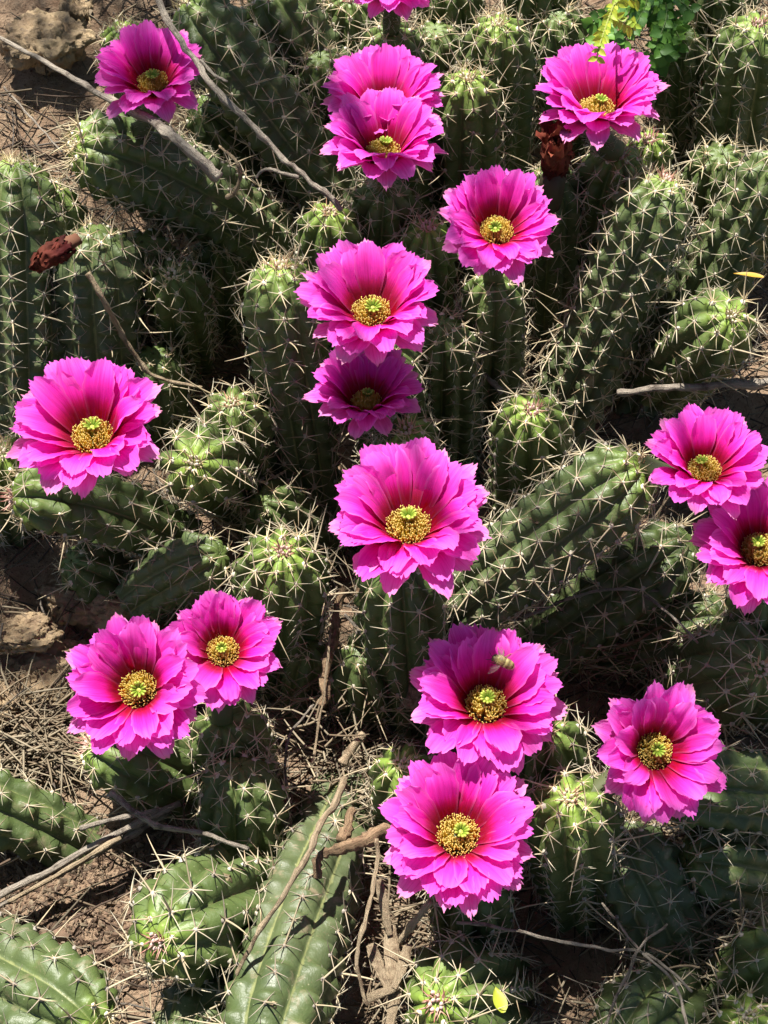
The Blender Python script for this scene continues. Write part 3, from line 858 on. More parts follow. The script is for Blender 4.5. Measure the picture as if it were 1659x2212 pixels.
cactus('BQ', 'dark cactus low behind the cactus with the bright yellow-green tip', (330, 760, .055), (340, 880, .0), .0240, 8, age=.4, young=.2)

flower('1', 'B', 'lone purple-pink flower beside the sandy bank', 329, 170, .215, 127, (-.02, -0.010), 11, (9, 9, 7))
flower('2b', 'B3', 'half-covered flower of the overlapping pair', 830, 223, .205, 136, (0, 0.115), 12)
flower('2a', 'B2', 'covering flower of the overlapping pair', 828, 317, .215, 139, (0, 0.150), 13, (13, 12, 9), .94)
flower('3', 'B4', 'flower standing beyond the overlapping pair', 847, -37, .225, 110, (0, -0.020), 14)
flower('4', 'Y', 'flower beneath the yellow sprig', 1289, 224, .205, 144, (-.03, 0.150), 15)
flower('5b', 'AG', 'flower among the leaning columns', 1074, 491, .200, 132, (.04, -0.155), 16, (11, 11, 9))
flower('6', 'AD', 'flower in the shadow of the one above it', 791, 859, .145, 124, (0, 0.220), 17, (11, 11, 9))
flower('5', 'AF', 'flower that shades another', 802, 664, .205, 156, (0, 0.060), 18)
flower('7', 'AE', 'broad central flower', 883, 1125, .200, 181, (0, 0.100), 19, (13, 13, 12))
flower('8', 'D', 'broad flower by the rock', 197, 932, .190, 169, (-.03, 0.040), 20)
flower('10', 'H2', 'smaller flower of the pair, half covered', 482, 1403, .125, 130, (.12, -0.140), 22, (11, 11, 8))
flower('9', 'H', 'large flower of the pair', 296, 1485, .140, 154, (-.06, -0.240), 21, (13, 13, 12))
flower('11', 'S', 'upper flower of the pair above the brown-scarred cactus', 1523, 1006, .205, 133, (-.03, 0.090), 23, (11, 11, 8))
flower('11b', 'AN', 'lower flower of the pair above the brown-scarred cactus', 1642, 1181, .180, 151, (-.10, -0.035), 24)
flower('12', 'P', 'flower visited by a bee', 1050, 1514, .130, 169, (0, 0.020), 25, (12, 12, 11))
flower('13', 'M2', 'fully open flower beside the tan straw', 989, 1797, .115, 173, (0, 0.060), 26, (13, 13, 12), 1.06)
flower('14', 'N', 'flower with narrow split petals', 1417, 1619, .135, 148, (.10, -0.280), 27, (12, 11, 8))

# ------------------------------------------------------------------ withered flowers
def wither(rng, size, closed=False):
    """a crumpled cone of shrunken petals, as a list of petal meshes"""
    out = []
    for i in range(15):
        az = 6.283 * i / 15 + rng.uniform(-.3, .3)
        me = petal_mesh(rng, size * rng.uniform(.7, 1.05), size * rng.uniform(.22, .36), rng.uniform(60, 88) if not closed else rng.uniform(62, 84), rng.uniform(50, 130) if not closed else rng.uniform(118, 150), az, M_DEAD, size * rng.uniform(.10, .2), rng.uniform(0, .15) * size, 2.6, rng.uniform(-.8, .8), 5.0)
        n = len(me.vertices)
        sd_ = Vector((i * 3.1, 7.7, 0))
        for v_ in me.vertices:
            c_ = v_.co
            v_.co = c_ + Vector((fbm(c_ * 170 + sd_, 1, 3), fbm(c_ * 170 + sd_ + Vector((9, 0, 0)), 1, 3), fbm(c_ * 170 + sd_ + Vector((0, 9, 0)), 1, 3))) * (size * .075)
        ca = me.color_attributes.new('Col', 'FLOAT_COLOR', 'POINT')
        q = rng.random()
        for j in range(n):
            t = (j // 17) / 14
            a = Vector((.085, .008, .008)).lerp(Vector((.30, .075, .04)), min(1, max(0, t * 1.1 - .35 + .4 * q)))
            ca.data[j].color = (a.x, a.y, a.z, 1)
        out.append(me)
    return out

rng = random.Random(5)
h = CACTI['BC']
pw = at(1198, 352, .188)
wf = bpy.data.objects.new('withered_flower', None)
COL.objects.link(wf)
wf.parent = h['root']
wf.matrix_basis = Matrix.Translation(pw - Vector((0, 0, .012)) - h['root_p'])
wf['label'] = 'withered dark red flower, petals curled'
for me in wither(rng, .038): link('petal', me, wf)
b = MB()
b.tube([(0, 0, -.026), (0, 0, -.012), (0, 0, -.004), (0, 0, .004)], [.0085, .0095, .009, .006], 12, (.045, .035, .02), True, .15, rng)
link('flower_tube', b.mesh('flower_tube', M_TUBE), wf)

bpy.context.view_layer.update()
DG = bpy.context.evaluated_depsgraph_get()
def hit(px, py):
    ok, loc, nrm, idx, ob, mt = sc.ray_cast(DG, CAMP, ray(px, py).normalized())
    return (loc, nrm, ob) if ok else (at(px, py, 0.02), Vector((0, 0, 1)), None)

def hit_body(px, py):
    o_, d_ = CAMP.copy(), ray(px, py).normalized()
    for _ in range(40):
        ok, loc, nrm, idx, ob, mt = sc.ray_cast(DG, o_, d_)
        if not ok: break
        if ob.name.split('.')[0] in ('body', 'ground', 'rock'): return loc, nrm, ob
        o_ = loc + d_ * 1e-4
    return hit(px, py)
p, nrm = at(118, 546, .150), Vector((.2, -.5, .8)).normalized()
wl_ = bpy.data.objects.new('withered_flower', None)
COL.objects.link(wl_)
d = (at(62, 580, p.z) - at(160, 520, p.z)).normalized()
wl_.matrix_basis = Matrix.Translation(p - d * .014) @ d.to_track_quat('Z', 'Y').to_matrix().to_4x4()
tag(wl_, 'shrivelled rust-brown flower stuck on the spines of an upright cactus', 'withered flower')
for me in wither(random.Random(9), .034, True): link('petal', me, wl_)
b = MB()
b.tube([(0, 0, -.006), (0, 0, .002), (0, 0, .010)], [.004, .0052, .004], 10, (.22, .10, .06), True, .2, rng)
link('flower_tube', b.mesh('flower_tube', M_DEAD), wl_)

# ------------------------------------------------------------------ twigs, sticks, roots
def catmull(pts, per=6):
    out = []
    n = len(pts)
    for i in range(n - 1):
        a, b_, c, d_ = pts[max(i - 1, 0)], pts[i], pts[i + 1], pts[min(i + 2, n - 1)]
        for k in range(per):
            t = k / per
            out.append(0.5 * ((2 * b_) + (c - a) * t + (2 * a - 5 * b_ + 4 * c - d_) * t * t + (3 * b_ - a - 3 * c + d_) * t ** 3))
    out.append(pts[-1])
    return out

def stick_mesh(pts, r0, r1, mat, rng, jit=.0012, sides=8, knots=True, flat=1.0):
    P = catmull([at(*p) for p in pts], 7)
    P = [p + Vector((fbm(p + Vector((7, 0, 0)), 60, 2), fbm(p + Vector((0, 9, 0)), 60, 2), fbm(p, 60, 2))) * jit for p in P]
    n = len(P)
    rd = [(r0 + (r1 - r0) * i / (n - 1)) * (1 + .10 * math.sin(i * 1.7)) for i in range(n)]
    if knots:
        for q in range(max(1, n // 14)):
            i = rng.randrange(2, n - 2); rd[i] *= 1.4; rd[i + 1] *= 1.15
    b = MB()
    b.tube(P, rd, sides, (1, 1, 1), True, .20 if mat is not M_ROOT else .32, rng)
    return b.mesh('stick', mat), P

def twig(label, pts, r0, r1, mat=None, cat='twig', name='twig', group=None, sides=8, jit=.0012, seed=1, knots=True):
    me, P = stick_mesh(pts, r0, r1, mat or M_TWIG, random.Random(seed), jit, sides, knots)
    o = link(name, me)
    c = P[0].copy()
    me.transform(Matrix.Translation(-c)); o.location = c
    tag(o, label, cat, group)
    return o

t1 = twig('long bare grey twig slanting past the lone purple-pink flower', [(315, -30, .255), (385, 70, .245), (450, 170, .235), (540, 265, .222), (620, 350, .205), (690, 410, .195), (738, 458, .185)], .0024, .0017, jit=.003, seed=3)
me, P = stick_mesh([(552, 384, .200), (575, 366, .205), (605, 372, .207), (645, 385, .204)], .0009, .0014, M_TWIG, random.Random(4))
link('side_twig', me, t1, Matrix.Translation(-t1.location))
me, P = stick_mesh([(432, 128, .24), (462, 160, .236), (492, 180, .245)], .0012, .0008, M_TWIG, random.Random(4))
link('side_twig', me, t1, Matrix.Translation(-t1.location))
twig('thick grey broken twig running under the lone purple-pink flower', [(-40, 60, .150), (80, 125, .172), (220, 205, .190), (330, 262, .212), (400, 318, .214), (474, 384, .196)], .0013, .0042, seed=5)
twig('thin straight twig lying on the sandy bank', [(8, 190, .075), (100, 290, .09), (196, 396, .12)], .0009, .0007, seed=6)
twig('brown curled dry strip hanging beside the long bare twig', [(474, 318, .195), (508, 345, .20), (519, 380, .19), (508, 412, .18), (490, 428, .17)], .0008, .0018, M_TAN, seed=7)
twig('curved dry stalk arching over the dusty ribbed cactus', [(188, 590, .165), (225, 650, .150), (255, 705, .125), (285, 760, .105), (325, 806, .09), (385, 828, .085), (436, 838, .09)], .0021, .0010, M_TAN, 'stalk', 'dry_stalk', seed=8, jit=.001)
twig('long weathered grey stick lying diagonally over the brown soil', [(-30, 1950, .022), (110, 1878, .026), (250, 1802, .032), (390, 1735, .036)], .0023, .0021, seed=9, jit=.001)
twig('pale split strip lying along the weathered grey stick', [(20, 1948, .024), (140, 1880, .028), (262, 1808, .034)], .0013, .0016, M_TAN, seed=10, jit=.001)
twig('dark grey splinter lying against the weathered grey stick', [(-20, 1968, .018), (120, 1892, .022), (250, 1822, .028), (370, 1752, .03)], .0016, .0018, seed=11, jit=.001)
twig('short pale peeled stick just above the weathered grey stick', [(172, 1790, .045), (240, 1772, .046), (345, 1748, .045)], .0016, .0012, seed=12, jit=.0008)
twig('crooked purplish twig below the large flower of the pair', [(240, 1712, .085), (270, 1738, .088), (310, 1768, .085), (345, 1785, .082), (430, 1798, .08), (480, 1815, .082), (538, 1834, .085)], .0020, .0012, seed=13)
twig('long pale twig leaning across the cactus with pale yellow grooves', [(512, 2110, .085), (560, 2020, .095), (620, 1915, .105), (665, 1840, .11), (700, 1770, .10), (745, 1680, .075)], .0011, .0021, M_TAN, seed=14, jit=.002)
twig('rough brown root standing between the small stub and the straw', [(738, 1270, .055), (728, 1330, .06), (722, 1385, .06), (706, 1450, .055), (694, 1530, .045)], .0022, .0032, M_ROOT, 'root', 'root', seed=15, jit=.004)
twig('stout rough root chunk beside the fully open flower', [(685, 1890, .085), (700, 1850, .09), (730, 1828, .092), (780, 1812, .09), (838, 1792, .08)], .0022, .0044, M_ROOT, 'root', 'root', seed=16, jit=.004)
twig('broken root end above the stout rough root chunk', [(762, 1748, .07), (752, 1780, .08), (735, 1815, .085)], .0022, .0032, M_ROOT, 'root', 'root', seed=17, jit=.003)
twig('grey twig lying below the rounded glossy cactus', [(1690, 826, .10), (1600, 830, .098), (1510, 838, .095), (1420, 840, .09), (1335, 850, .08)], .0030, .0024, seed=18, jit=.002)
twig('thin arched twig in the dark hollow below the stout reclining cactus', [(1133, 1333, .06), (1190, 1310, .065), (1239, 1289, .075), (1300, 1276, .08), (1356, 1273, .08), (1473, 1283, .07)], .0011, .0009, seed=19)
twig('fine straight twig crossing the dark hollow toward the scarred cactus', [(1390, 1285, .08), (1450, 1330, .085), (1510, 1390, .09)], .0010, .0008, seed=20)
twig('short reddish twig in the dark hollow', [(1330, 1400, .035), (1380, 1380, .04), (1430, 1352, .05)], .0012, .0009, M_ROOT, seed=21)
twig('long pale forked twig lying over the litter below the pink star tips', [(985, 1992, .09), (1106, 2007, .095), (1200, 2030, .095), (1293, 2047, .09), (1383, 2056, .08), (1440, 2088, .07), (1495, 2142, .06)], .0009, .0008, seed=22)
twig('straight thin twig crossing the long pale forked one', [(1300, 2230, .06), (1345, 2130, .07), (1383, 2050, .085), (1440, 1995, .08)], .0009, .0007, seed=23)
twig('thin bent twig beside the tiny tip with white tuft', [(1300, 1950, .06), (1385, 2056, .08), (1440, 2100, .075), (1468, 2150, .07), (1488, 2225, .07)], .0007, .0008, seed=24)
twig('pale peeled stalk reaching under the fully open flower', [(852, 2056, .05), (880, 2012, .065), (930, 1948, .085)], .0016, .0020, M_TAN, 'stalk', 'dry_stalk', seed=25, jit=.0006)
twig('slender grey stalk bowing along the cactus with pale yellow grooves', [(813, 1812, .09), (810, 1892, .085), (786, 1992, .085), (770, 2076, .08), (778, 2130, .075), (792, 2172, .07)], .0013, .0009, M_TAN, 'stalk', 'dry_stalk', seed=26)
twig('fine stalk dropping beside the rough brown root', [(716, 1352, .07), (702, 1480, .06), (686, 1590, .05), (672, 1650, .045)], .0008, .0008, M_TAN, 'stalk', 'dry_stalk', seed=27)
twig('fine dark twig slanting through the hollow below the broad central flower', [(745, 1325, .075), (800, 1390, .07), (850, 1445, .06)], .0009, .0007, seed=28)
twig('short tan broken stick standing in sunlit straw', [(738, 1650, .035), (765, 1610, .04), (788, 1585, .045)], .0030, .0026, M_TAN, seed=29)
twig('thin curved twig in shade beside the short tan broken stick', [(618, 1700, .04), (622, 1600, .05), (650, 1555, .05), (680, 1525, .05)], .0009, .0007, seed=30)
twig('pale stub of twig standing beside the dark pink tip', [(1035, 800, .06), (1060, 825, .06), (1085, 850, .055)], .0016, .0024, seed=31)
twig('slim dry twig crossing the gap beside the dark pink tip', [(1230, 640, .10), (1215, 700, .08), (1180, 745, .06), (1150, 790, .05)], .0011, .0010, M_TAN, seed=32)

# flat strips of dry leaf at the foot of the old cactus
def strip(label, pts, wd, seed):
    rng = random.Random(seed)
    P = catmull([at(*p) for p in pts], 6)
    n = len(P)
    vs, us = [], []
    for i, p in enumerate(P):
        T = (P[min(i + 1, n - 1)] - P[max(i - 1, 0)]).normalized()
        s_ = T.cross(Vector((.2 * math.sin(i * .7 + seed), 0, 1))).normalized()
        u = T.cross(s_)
        w_ = wd * (.55 + .45 * math.sin(math.pi * min(1, .15 + i / n))) * rng.uniform(.88, 1.1)
        for k, (a, z) in enumerate(((-1, .0), (-.5, -.25), (0, -.35), (.5, -.2), (1, .06))):
            vs.append(p + s_ * (a * w_ / 2) + u * (z * w_ * .4)); us.append((k / 4, i / 3))
    m = len(vs)
    vs += [v - Vector((0, 0, .0006)) for v in vs[:m]]; us += us[:m]
    f = grid_faces(n, 5) + [tuple(reversed(q)) for q in grid_faces(n, 5, off=m)]
    for i in range(n - 1):
        f += [(i * 5, (i + 1) * 5, m + (i + 1) * 5, m + i * 5), (i * 5 + 4, m + i * 5 + 4, m + (i + 1) * 5 + 4, (i + 1) * 5 + 4)]
    c = P[0].copy()
    o = link('dry_leaf', mesh_np('dry_leaf', [v - c for v in vs], f, M_TAN, us))
    o.location = c
    tag(o, label, 'dry leaf', 'tan straw strips')

strip('broad tan straw strip running off beside the pink star tip', [(842, 2000, .055), (848, 2080, .06), (852, 2150, .06), (838, 2230, .06)], .009, 41)
strip('narrow tan straw strip leaning on the broad one', [(800, 2040, .06), (815, 2080, .062), (840, 2140, .066)], .007, 42)
strip('pale straw strip propped on the far side of the broad one', [(882, 2040, .062), (868, 2090, .064), (850, 2135, .066)], .006, 43)
strip('short straw strip lying crosswise at the foot of the broad one', [(785, 2160, .055), (820, 2146, .066), (862, 2130, .064)], .006, 44)
strip('thin straw strip hanging under the fully open flower', [(818, 1900, .07), (830, 1960, .066), (842, 2020, .06)], .006, 45)
strip('tan dry leaf in the dark hollow below the broad central flower', [(880, 1350, .03), (900, 1400, .035), (885, 1450, .03)], .012, 46)
strip('grey papery leaf in the dark hollow beside the bee flower', [(875, 1430, .025), (890, 1480, .03), (880, 1530, .025)], .022, 47)
strip('dry leaf curled in the gap beside the flower with narrow split petals', [(1360, 1790, .03), (1400, 1815, .04), (1440, 1830, .035)], .012, 48)

# ------------------------------------------------------------------ rocks
def rock(label, px, py, z, sx, sy, sz, seed, rot=0):
    import bmesh
    bm = bmesh.new()
    bmesh.ops.create_icosphere(bm, subdivisions=5, radius=1)
    off = Vector((seed * 3.7, seed * 1.3, 0))
    for v in bm.verts:
        d = v.co.normalized()
        n_ = fbm(d + off, 1.2, 5) * .45 + fbm(d + off, 5, 4) * .10
        q = d * (1 + n_)
        q.z = math.copysign(abs(q.z) ** .75, q.z)
        v.co = Vector((q.x * sx, q.y * sy, q.z * sz + .004 * fbm(d + off, 9, 3)))
    me = bpy.data.meshes.new('rock'); bm.to_mesh(me); bm.free()
    me.polygons.foreach_set('use_smooth', [True] * len(me.polygons))
    me.materials.append(M_ROCK)
    o = link('rock', me)
    o.location = at(px, py, z); o.rotation_euler = (0, 0, rot)
    tag(o, label, 'rock', 'limestone rocks beside the clump')

rock('flat tan rock catching the sun beside the pair of flowers', 40, 1372, .035, .028, .012, .009, 1, .15)
rock('dark rock standing in shade above the flat tan one', 200, 1300, .008, .034, .022, .022, 2)
rock('grey rock tucked in shade below the flat tan one', 110, 1460, .004, .040, .020, .018, 3, .3)
rock('small pale rock beside the straw heap', -8, 1520, .02, .014, .012, .015, 4)
rock('crumbling lump of sandy rock on the bank behind the grey broken twig', 95, 95, .075, .034, .026, .02, 6)
rock('brown lump of rock beside the lone purple-pink flower', 178, 45, .060, .020, .02, .022, 7)
rock('sandy rock beneath the thick grey broken twig', 120, 265, .025, .024, .02, .018, 8)
rock('small sandy stone at the foot of the bank', 55, 250, .03, .018, .016, .014, 10)

# ------------------------------------------------------------------ litter and chips (uncountable)
def in_bare(px, py):
    return (px < 330 and 1800 < py < 2120) or (px < 240 and py < 300)
rng = random.Random(77)
lit = MB()
def straw(p, an, el, L, r, c, rng):
    d = Vector((math.cos(an) * math.cos(el), math.sin(an) * math.cos(el), math.sin(el)))
    q_ = .45 if rng.random() < .3 else .12
    cv = Vector((rng.uniform(-q_, q_), rng.uniform(-q_, q_), rng.uniform(-.25, .1)))
    pts = [p + d * (L * t) + cv * (L * t * t) for t in (0, .33, .67, 1)]
    pts = [Vector((q.x, q.y, max(q.z, ground_z(q.x, q.y) + r))) for q in pts]
    lit.tube(pts, [r, r, r * .9, r * .5], 4, c, False)
TONE = [(.40, .31, .20), (.30, .22, .14), (.22, .15, .10), (.46, .38, .26), (.26, .22, .18), (.15, .10, .07)]
for i in range(7500):
    x, y = rng.uniform(-.42, .42), rng.uniform(.2, 1.3)
    px, py = project(Vector((x, y, 0)))
    if px < -120 or px > W + 120 or py < -120 or py > H + 120: continue
    if in_bare(px, py) and rng.random() < .9: continue
    g = ground_z(x, y)
    t = rng.uniform(.5, 1.1); c = rng.choice(TONE)
    straw(Vector((x, y, g + rng.uniform(.001, .040) * rng.random())), rng.uniform(0, 6.28), R(rng.uniform(-6, 22)), rng.uniform(.012, .060), rng.uniform(.0003, .0009), (c[0] * t, c[1] * t, c[2] * t), rng)
# the sunny straw heap by the rocks, and straw around the roots
for (cx, cy, rx, ry, n, z0) in ((110, 1600, 150, 60, 420, .02), (760, 1600, 70, 60, 200, .015), (760, 1780, 60, 140, 150, .03), (860, 2060, 60, 160, 160, .03), (60, 1660, 100, 30, 90, .02), (330, 760, 120, 80, 120, .02), (1500, 2060, 170, 130, 190, .06), (1330, 1420, 180, 70, 150, .06), (690, 1520, 110, 150, 170, .06), (1420, 1830, 90, 70, 90, .05), (1090, 760, 110, 120, 90, .05), (960, 1430, 120, 70, 90, .05)):
    for i in range(n):
        p = at(cx + rng.gauss(0, rx * .5), cy + rng.gauss(0, ry * .5), 0)
        p.z = ground_z(p.x, p.y) + rng.uniform(0, z0)
        t = rng.uniform(.95, 1.4); c = rng.choice(TONE[:2] + [TONE[3]])
        straw(p, rng.uniform(-.5, .9) if rng.random() < .35 else rng.uniform(0, 6.28), R(rng.uniform(-5, 30)), rng.uniform(.012, .045), rng.uniform(.0003, .0009), (c[0] * t, c[1] * t, c[2] * t), rng)
o = link('straw_litter', lit.mesh('straw_litter', M_STRAW))
tag(o, 'dry straw and fine stems strewn between the cacti', kind='stuff')

chips = MB()
def chip(p, s, c, rng):
    a = Vector((rng.gauss(0, 1), rng.gauss(0, 1), rng.gauss(0, .35))).normalized(); b2 = a.orthogonal().normalized(); b2 = (b2 + a.cross(b2) * rng.uniform(-1, 1)).normalized(); c2 = a.cross(b2)
    l, w_, h_ = s * rng.uniform(.8, 2.2), s * rng.uniform(.4, .9), s * rng.uniform(.25, .6)
    vs = [p + a * (l * i) + b2 * (w_ * j) + c2 * (h_ * k) * rng.uniform(.6, 1.2) for i, j, k in ((1, 0, 0), (-1, 0, 0), (0, 1, 0), (0, -1, 0), (0, 0, 1), (0, 0, -1))]
    chips.add(vs, [(0, 2, 4), (2, 1, 4), (1, 3, 4), (3, 0, 4), (2, 0, 5), (1, 2, 5), (3, 1, 5), (0, 3, 5)], c)
for i in range(11000):
    if i < 5200:
        p = at(rng.uniform(-60, 380), rng.uniform(1790, 2130), 0)
    else:
        p = Vector((rng.uniform(-.42, .42), rng.uniform(.2, 1.3), 0))
    g = ground_z(p.x, p.y)
    t = rng.uniform(.5, 1.1)
    c = rng.choice([(.42, .27, .18), (.36, .23, .15), (.50, .36, .24), (.30, .19, .125), (.58, .45, .30)])
    s_ = .0011 * math.exp(rng.gauss(0, .45))
    chip(Vector((p.x, p.y, g + s_ * .3)), s_, (c[0] * t, c[1] * t, c[2] * t), rng)
o = link('soil_crumbs', chips.mesh('soil_crumbs', M_STRAW, False))
tag(o, 'crumbs of soil and bark scattered over the ground', kind='stuff')

# ------------------------------------------------------------------ small-leaved plant behind the flower beneath the sprig
def leaflet(seed, L, Wd, c):
    rng = random.Random(seed)
    vs, f = [], []
    n = 7
    for i in range(n):
        t = i / (n - 1)
        w_ = Wd * math.sin(math.pi * min(1, .04 + t * .98) ** .8) ** .8 / 2
        for k, a in enumerate((-1, -.4, .4, 1)):
            vs.append((a * w_, L * t, .12 * Wd * a * a - .15 * L * t * t))
    return mesh_np('leaf', vs, grid_faces(n, 4), M_LEAF, None, [c] * len(vs))
LEAFS = [leaflet(1, .010, .008, (.13, .30, .045)), leaflet(2, .008, .007, (.20, .40, .06)), leaflet(3, .011, .009, (.08, .20, .035))]
YLEAF = [leaflet(4, .0075, .0042, (.50, .60, .06)), leaflet(5, .006, .0036, (.38, .54, .06))]
pl_p = at(1395, -60, .0)
pl = bpy.data.objects.new('leafy_plant', None); COL.objects.link(pl); pl.location = pl_p
tag(pl, 'small-leaved green plant among the cacti, with a yellow sprig hanging over a flower', 'plant')
rng = random.Random(31)
def spray(ends, r, col, leaves, gap, name='stem', droop=0):
    P = catmull([at(*e) for e in ends], 6)
    b = MB(); b.tube([p - pl_p for p in P], [r * (1 - .5 * i / len(P)) for i in range(len(P))], 5, col)
    link(name, b.mesh(name, M_LEAF), pl)
    acc, sd = 0, 1
    for i in range(1, len(P)):
        acc += (P[i] - P[i - 1]).length
        if acc > gap:
            acc = 0
            for sd in (-1, 1):
                T = (P[i] - P[i - 1]).normalized()
                up_ = (CAMP - P[i]).normalized()
                s_ = (T.cross(up_) * sd + T * .5 + up_ * rng.uniform(-.3, .6)).normalized()
                z_ = (up_ + Vector((rng.uniform(-.5, .5), rng.uniform(-.5, .5), rng.uniform(0, .6)))).normalized()
                x_ = s_.cross(z_).normalized(); z_ = x_.cross(s_)
                mtx = Matrix.Translation(P[i] - pl_p) @ Matrix((x_, s_, z_)).transposed().to_4x4() @ Matrix.Scale(rng.uniform(.75, 1.2), 4)
                link('leaf', rng.choice(leaves), pl, mtx)
G0, Y0 = (.12, .2, .05), (.42, .45, .12)
spray([(1395, -70, .10), (1370, -20, .16), (1330, 20, .19), (1285, 45, .20), (1268, 62, .20)], .0010, G0, LEAFS, .007)
spray([(1400, -70, .10), (1400, -10, .15), (1380, 40, .17), (1350, 85, .17), (1340, 110, .165)], .0010, G0, LEAFS, .007)
spray([(1410, -70, .10), (1430, -20, .15), (1440, 30, .165), (1425, 80, .16), (1400, 125, .15)], .0010, G0, LEAFS, .007)
spray([(1415, -70, .10), (1455, -10, .15), (1480, 10, .165), (1500, 30, .165)], .0010, G0, LEAFS, .008)
spray([(1400, -60, .1), (1420, 20, .14), (1440, 70, .14), (1450, 110, .13), (1425, 145, .13)], .0009, G0, LEAFS, .007)
spray([(1385, -70, .1), (1360, 0, .14), (1310, 60, .15), (1300, 95, .15)], .0009, G0, LEAFS, .008)
for q in range(9):
    x0, y0 = rng.uniform(1290, 1470), rng.uniform(20, 130)
    spray([(1395 + rng.uniform(-20, 20), -70, .09), ((1395 + x0) / 2, y0 * .3 - 20, .14), (x0, y0 * .75, .155), (x0 + rng.uniform(-25, 25), y0, .15)], .0009, G0, LEAFS, .0065)
spray([(1375, -80, .17), (1345, -25, .225), (1322, 20, .25), (1308, 60, .262), (1296, 95, .268), (1289, 128, .262)], .0011, Y0, YLEAF, .0036, 'sprig')
spray([(1318, 30, .252), (1345, 48, .25), (1362, 58, .245), (1372, 52, .24)], .0007, Y0, YLEAF, .0034, 'sprig')
spray([(1325, 12, .248), (1345, -2, .245), (1375, 0, .24)], .0007, Y0, YLEAF, .0036, 'sprig')

# ------------------------------------------------------------------ fallen leaves and dry remnants
def fallen(label, px, py, z, L, Wd, c, ang):
    p = at(px, py, z)
    me = leaflet(9, L, Wd, c)
    o = link('fallen_leaf', me)
    o.matrix_basis = Matrix.Translation(p) @ Matrix.Rotation(ang, 4, 'Z') @ Matrix.Rotation(.25, 4, 'Y')
    tag(o, label, 'leaf')
fallen('yellow-orange fallen leaf on the long leaning cactus', 1650, 600, .150, .020, .0055, (.70, .42, .06), R(70))
fallen('yellow-green fallen leaf on the shaded cactus with pink star tip', 1086, 2188, .085, .015, .008, (.55, .62, .06), R(12))
for i, (px, py, lb) in enumerate(((1160, 1130, 'tan dried bud remnant on the stout reclining cactus'), (1430, 562, 'tan dried bud remnant on the long leaning cactus'), (592, 2172, 'tan dried bud remnant on the cactus with pale yellow grooves'), (495, 1895, 'papery tan remnant on the plump bright green cactus'), (1010, 1360, 'pale seed-like crumb beside the stout reclining cactus'))):
    p, nrm, _ = hit_body(px, py)
    r_ = random.Random(300 + i)
    root = bpy.data.objects.new('dry_bud', None); COL.objects.link(root)
    root.matrix_basis = Matrix.Translation(p - nrm * .001) @ nrm.to_track_quat('Z', 'Y').to_matrix().to_4x4()
    tag(root, lb, 'dried bud')
    for q in range(7):
        me = petal_mesh(r_, .006 * r_.uniform(.7, 1.2), .0035, r_.uniform(20, 70), r_.uniform(30, 140), 6.283 * q / 7 + r_.uniform(-.4, .4), M_DEAD, .0008, 0, 2, r_.uniform(-.6, .6), 4)
        ca = me.color_attributes.new('Col', 'FLOAT_COLOR', 'POINT')
        t = r_.uniform(.8, 1.3)
        ca.data.foreach_set('color', np.tile(np.array([.48 * t, .37 * t, .22 * t, 1], dtype=np.float32), len(me.vertices)))
        link('scale', me, root)

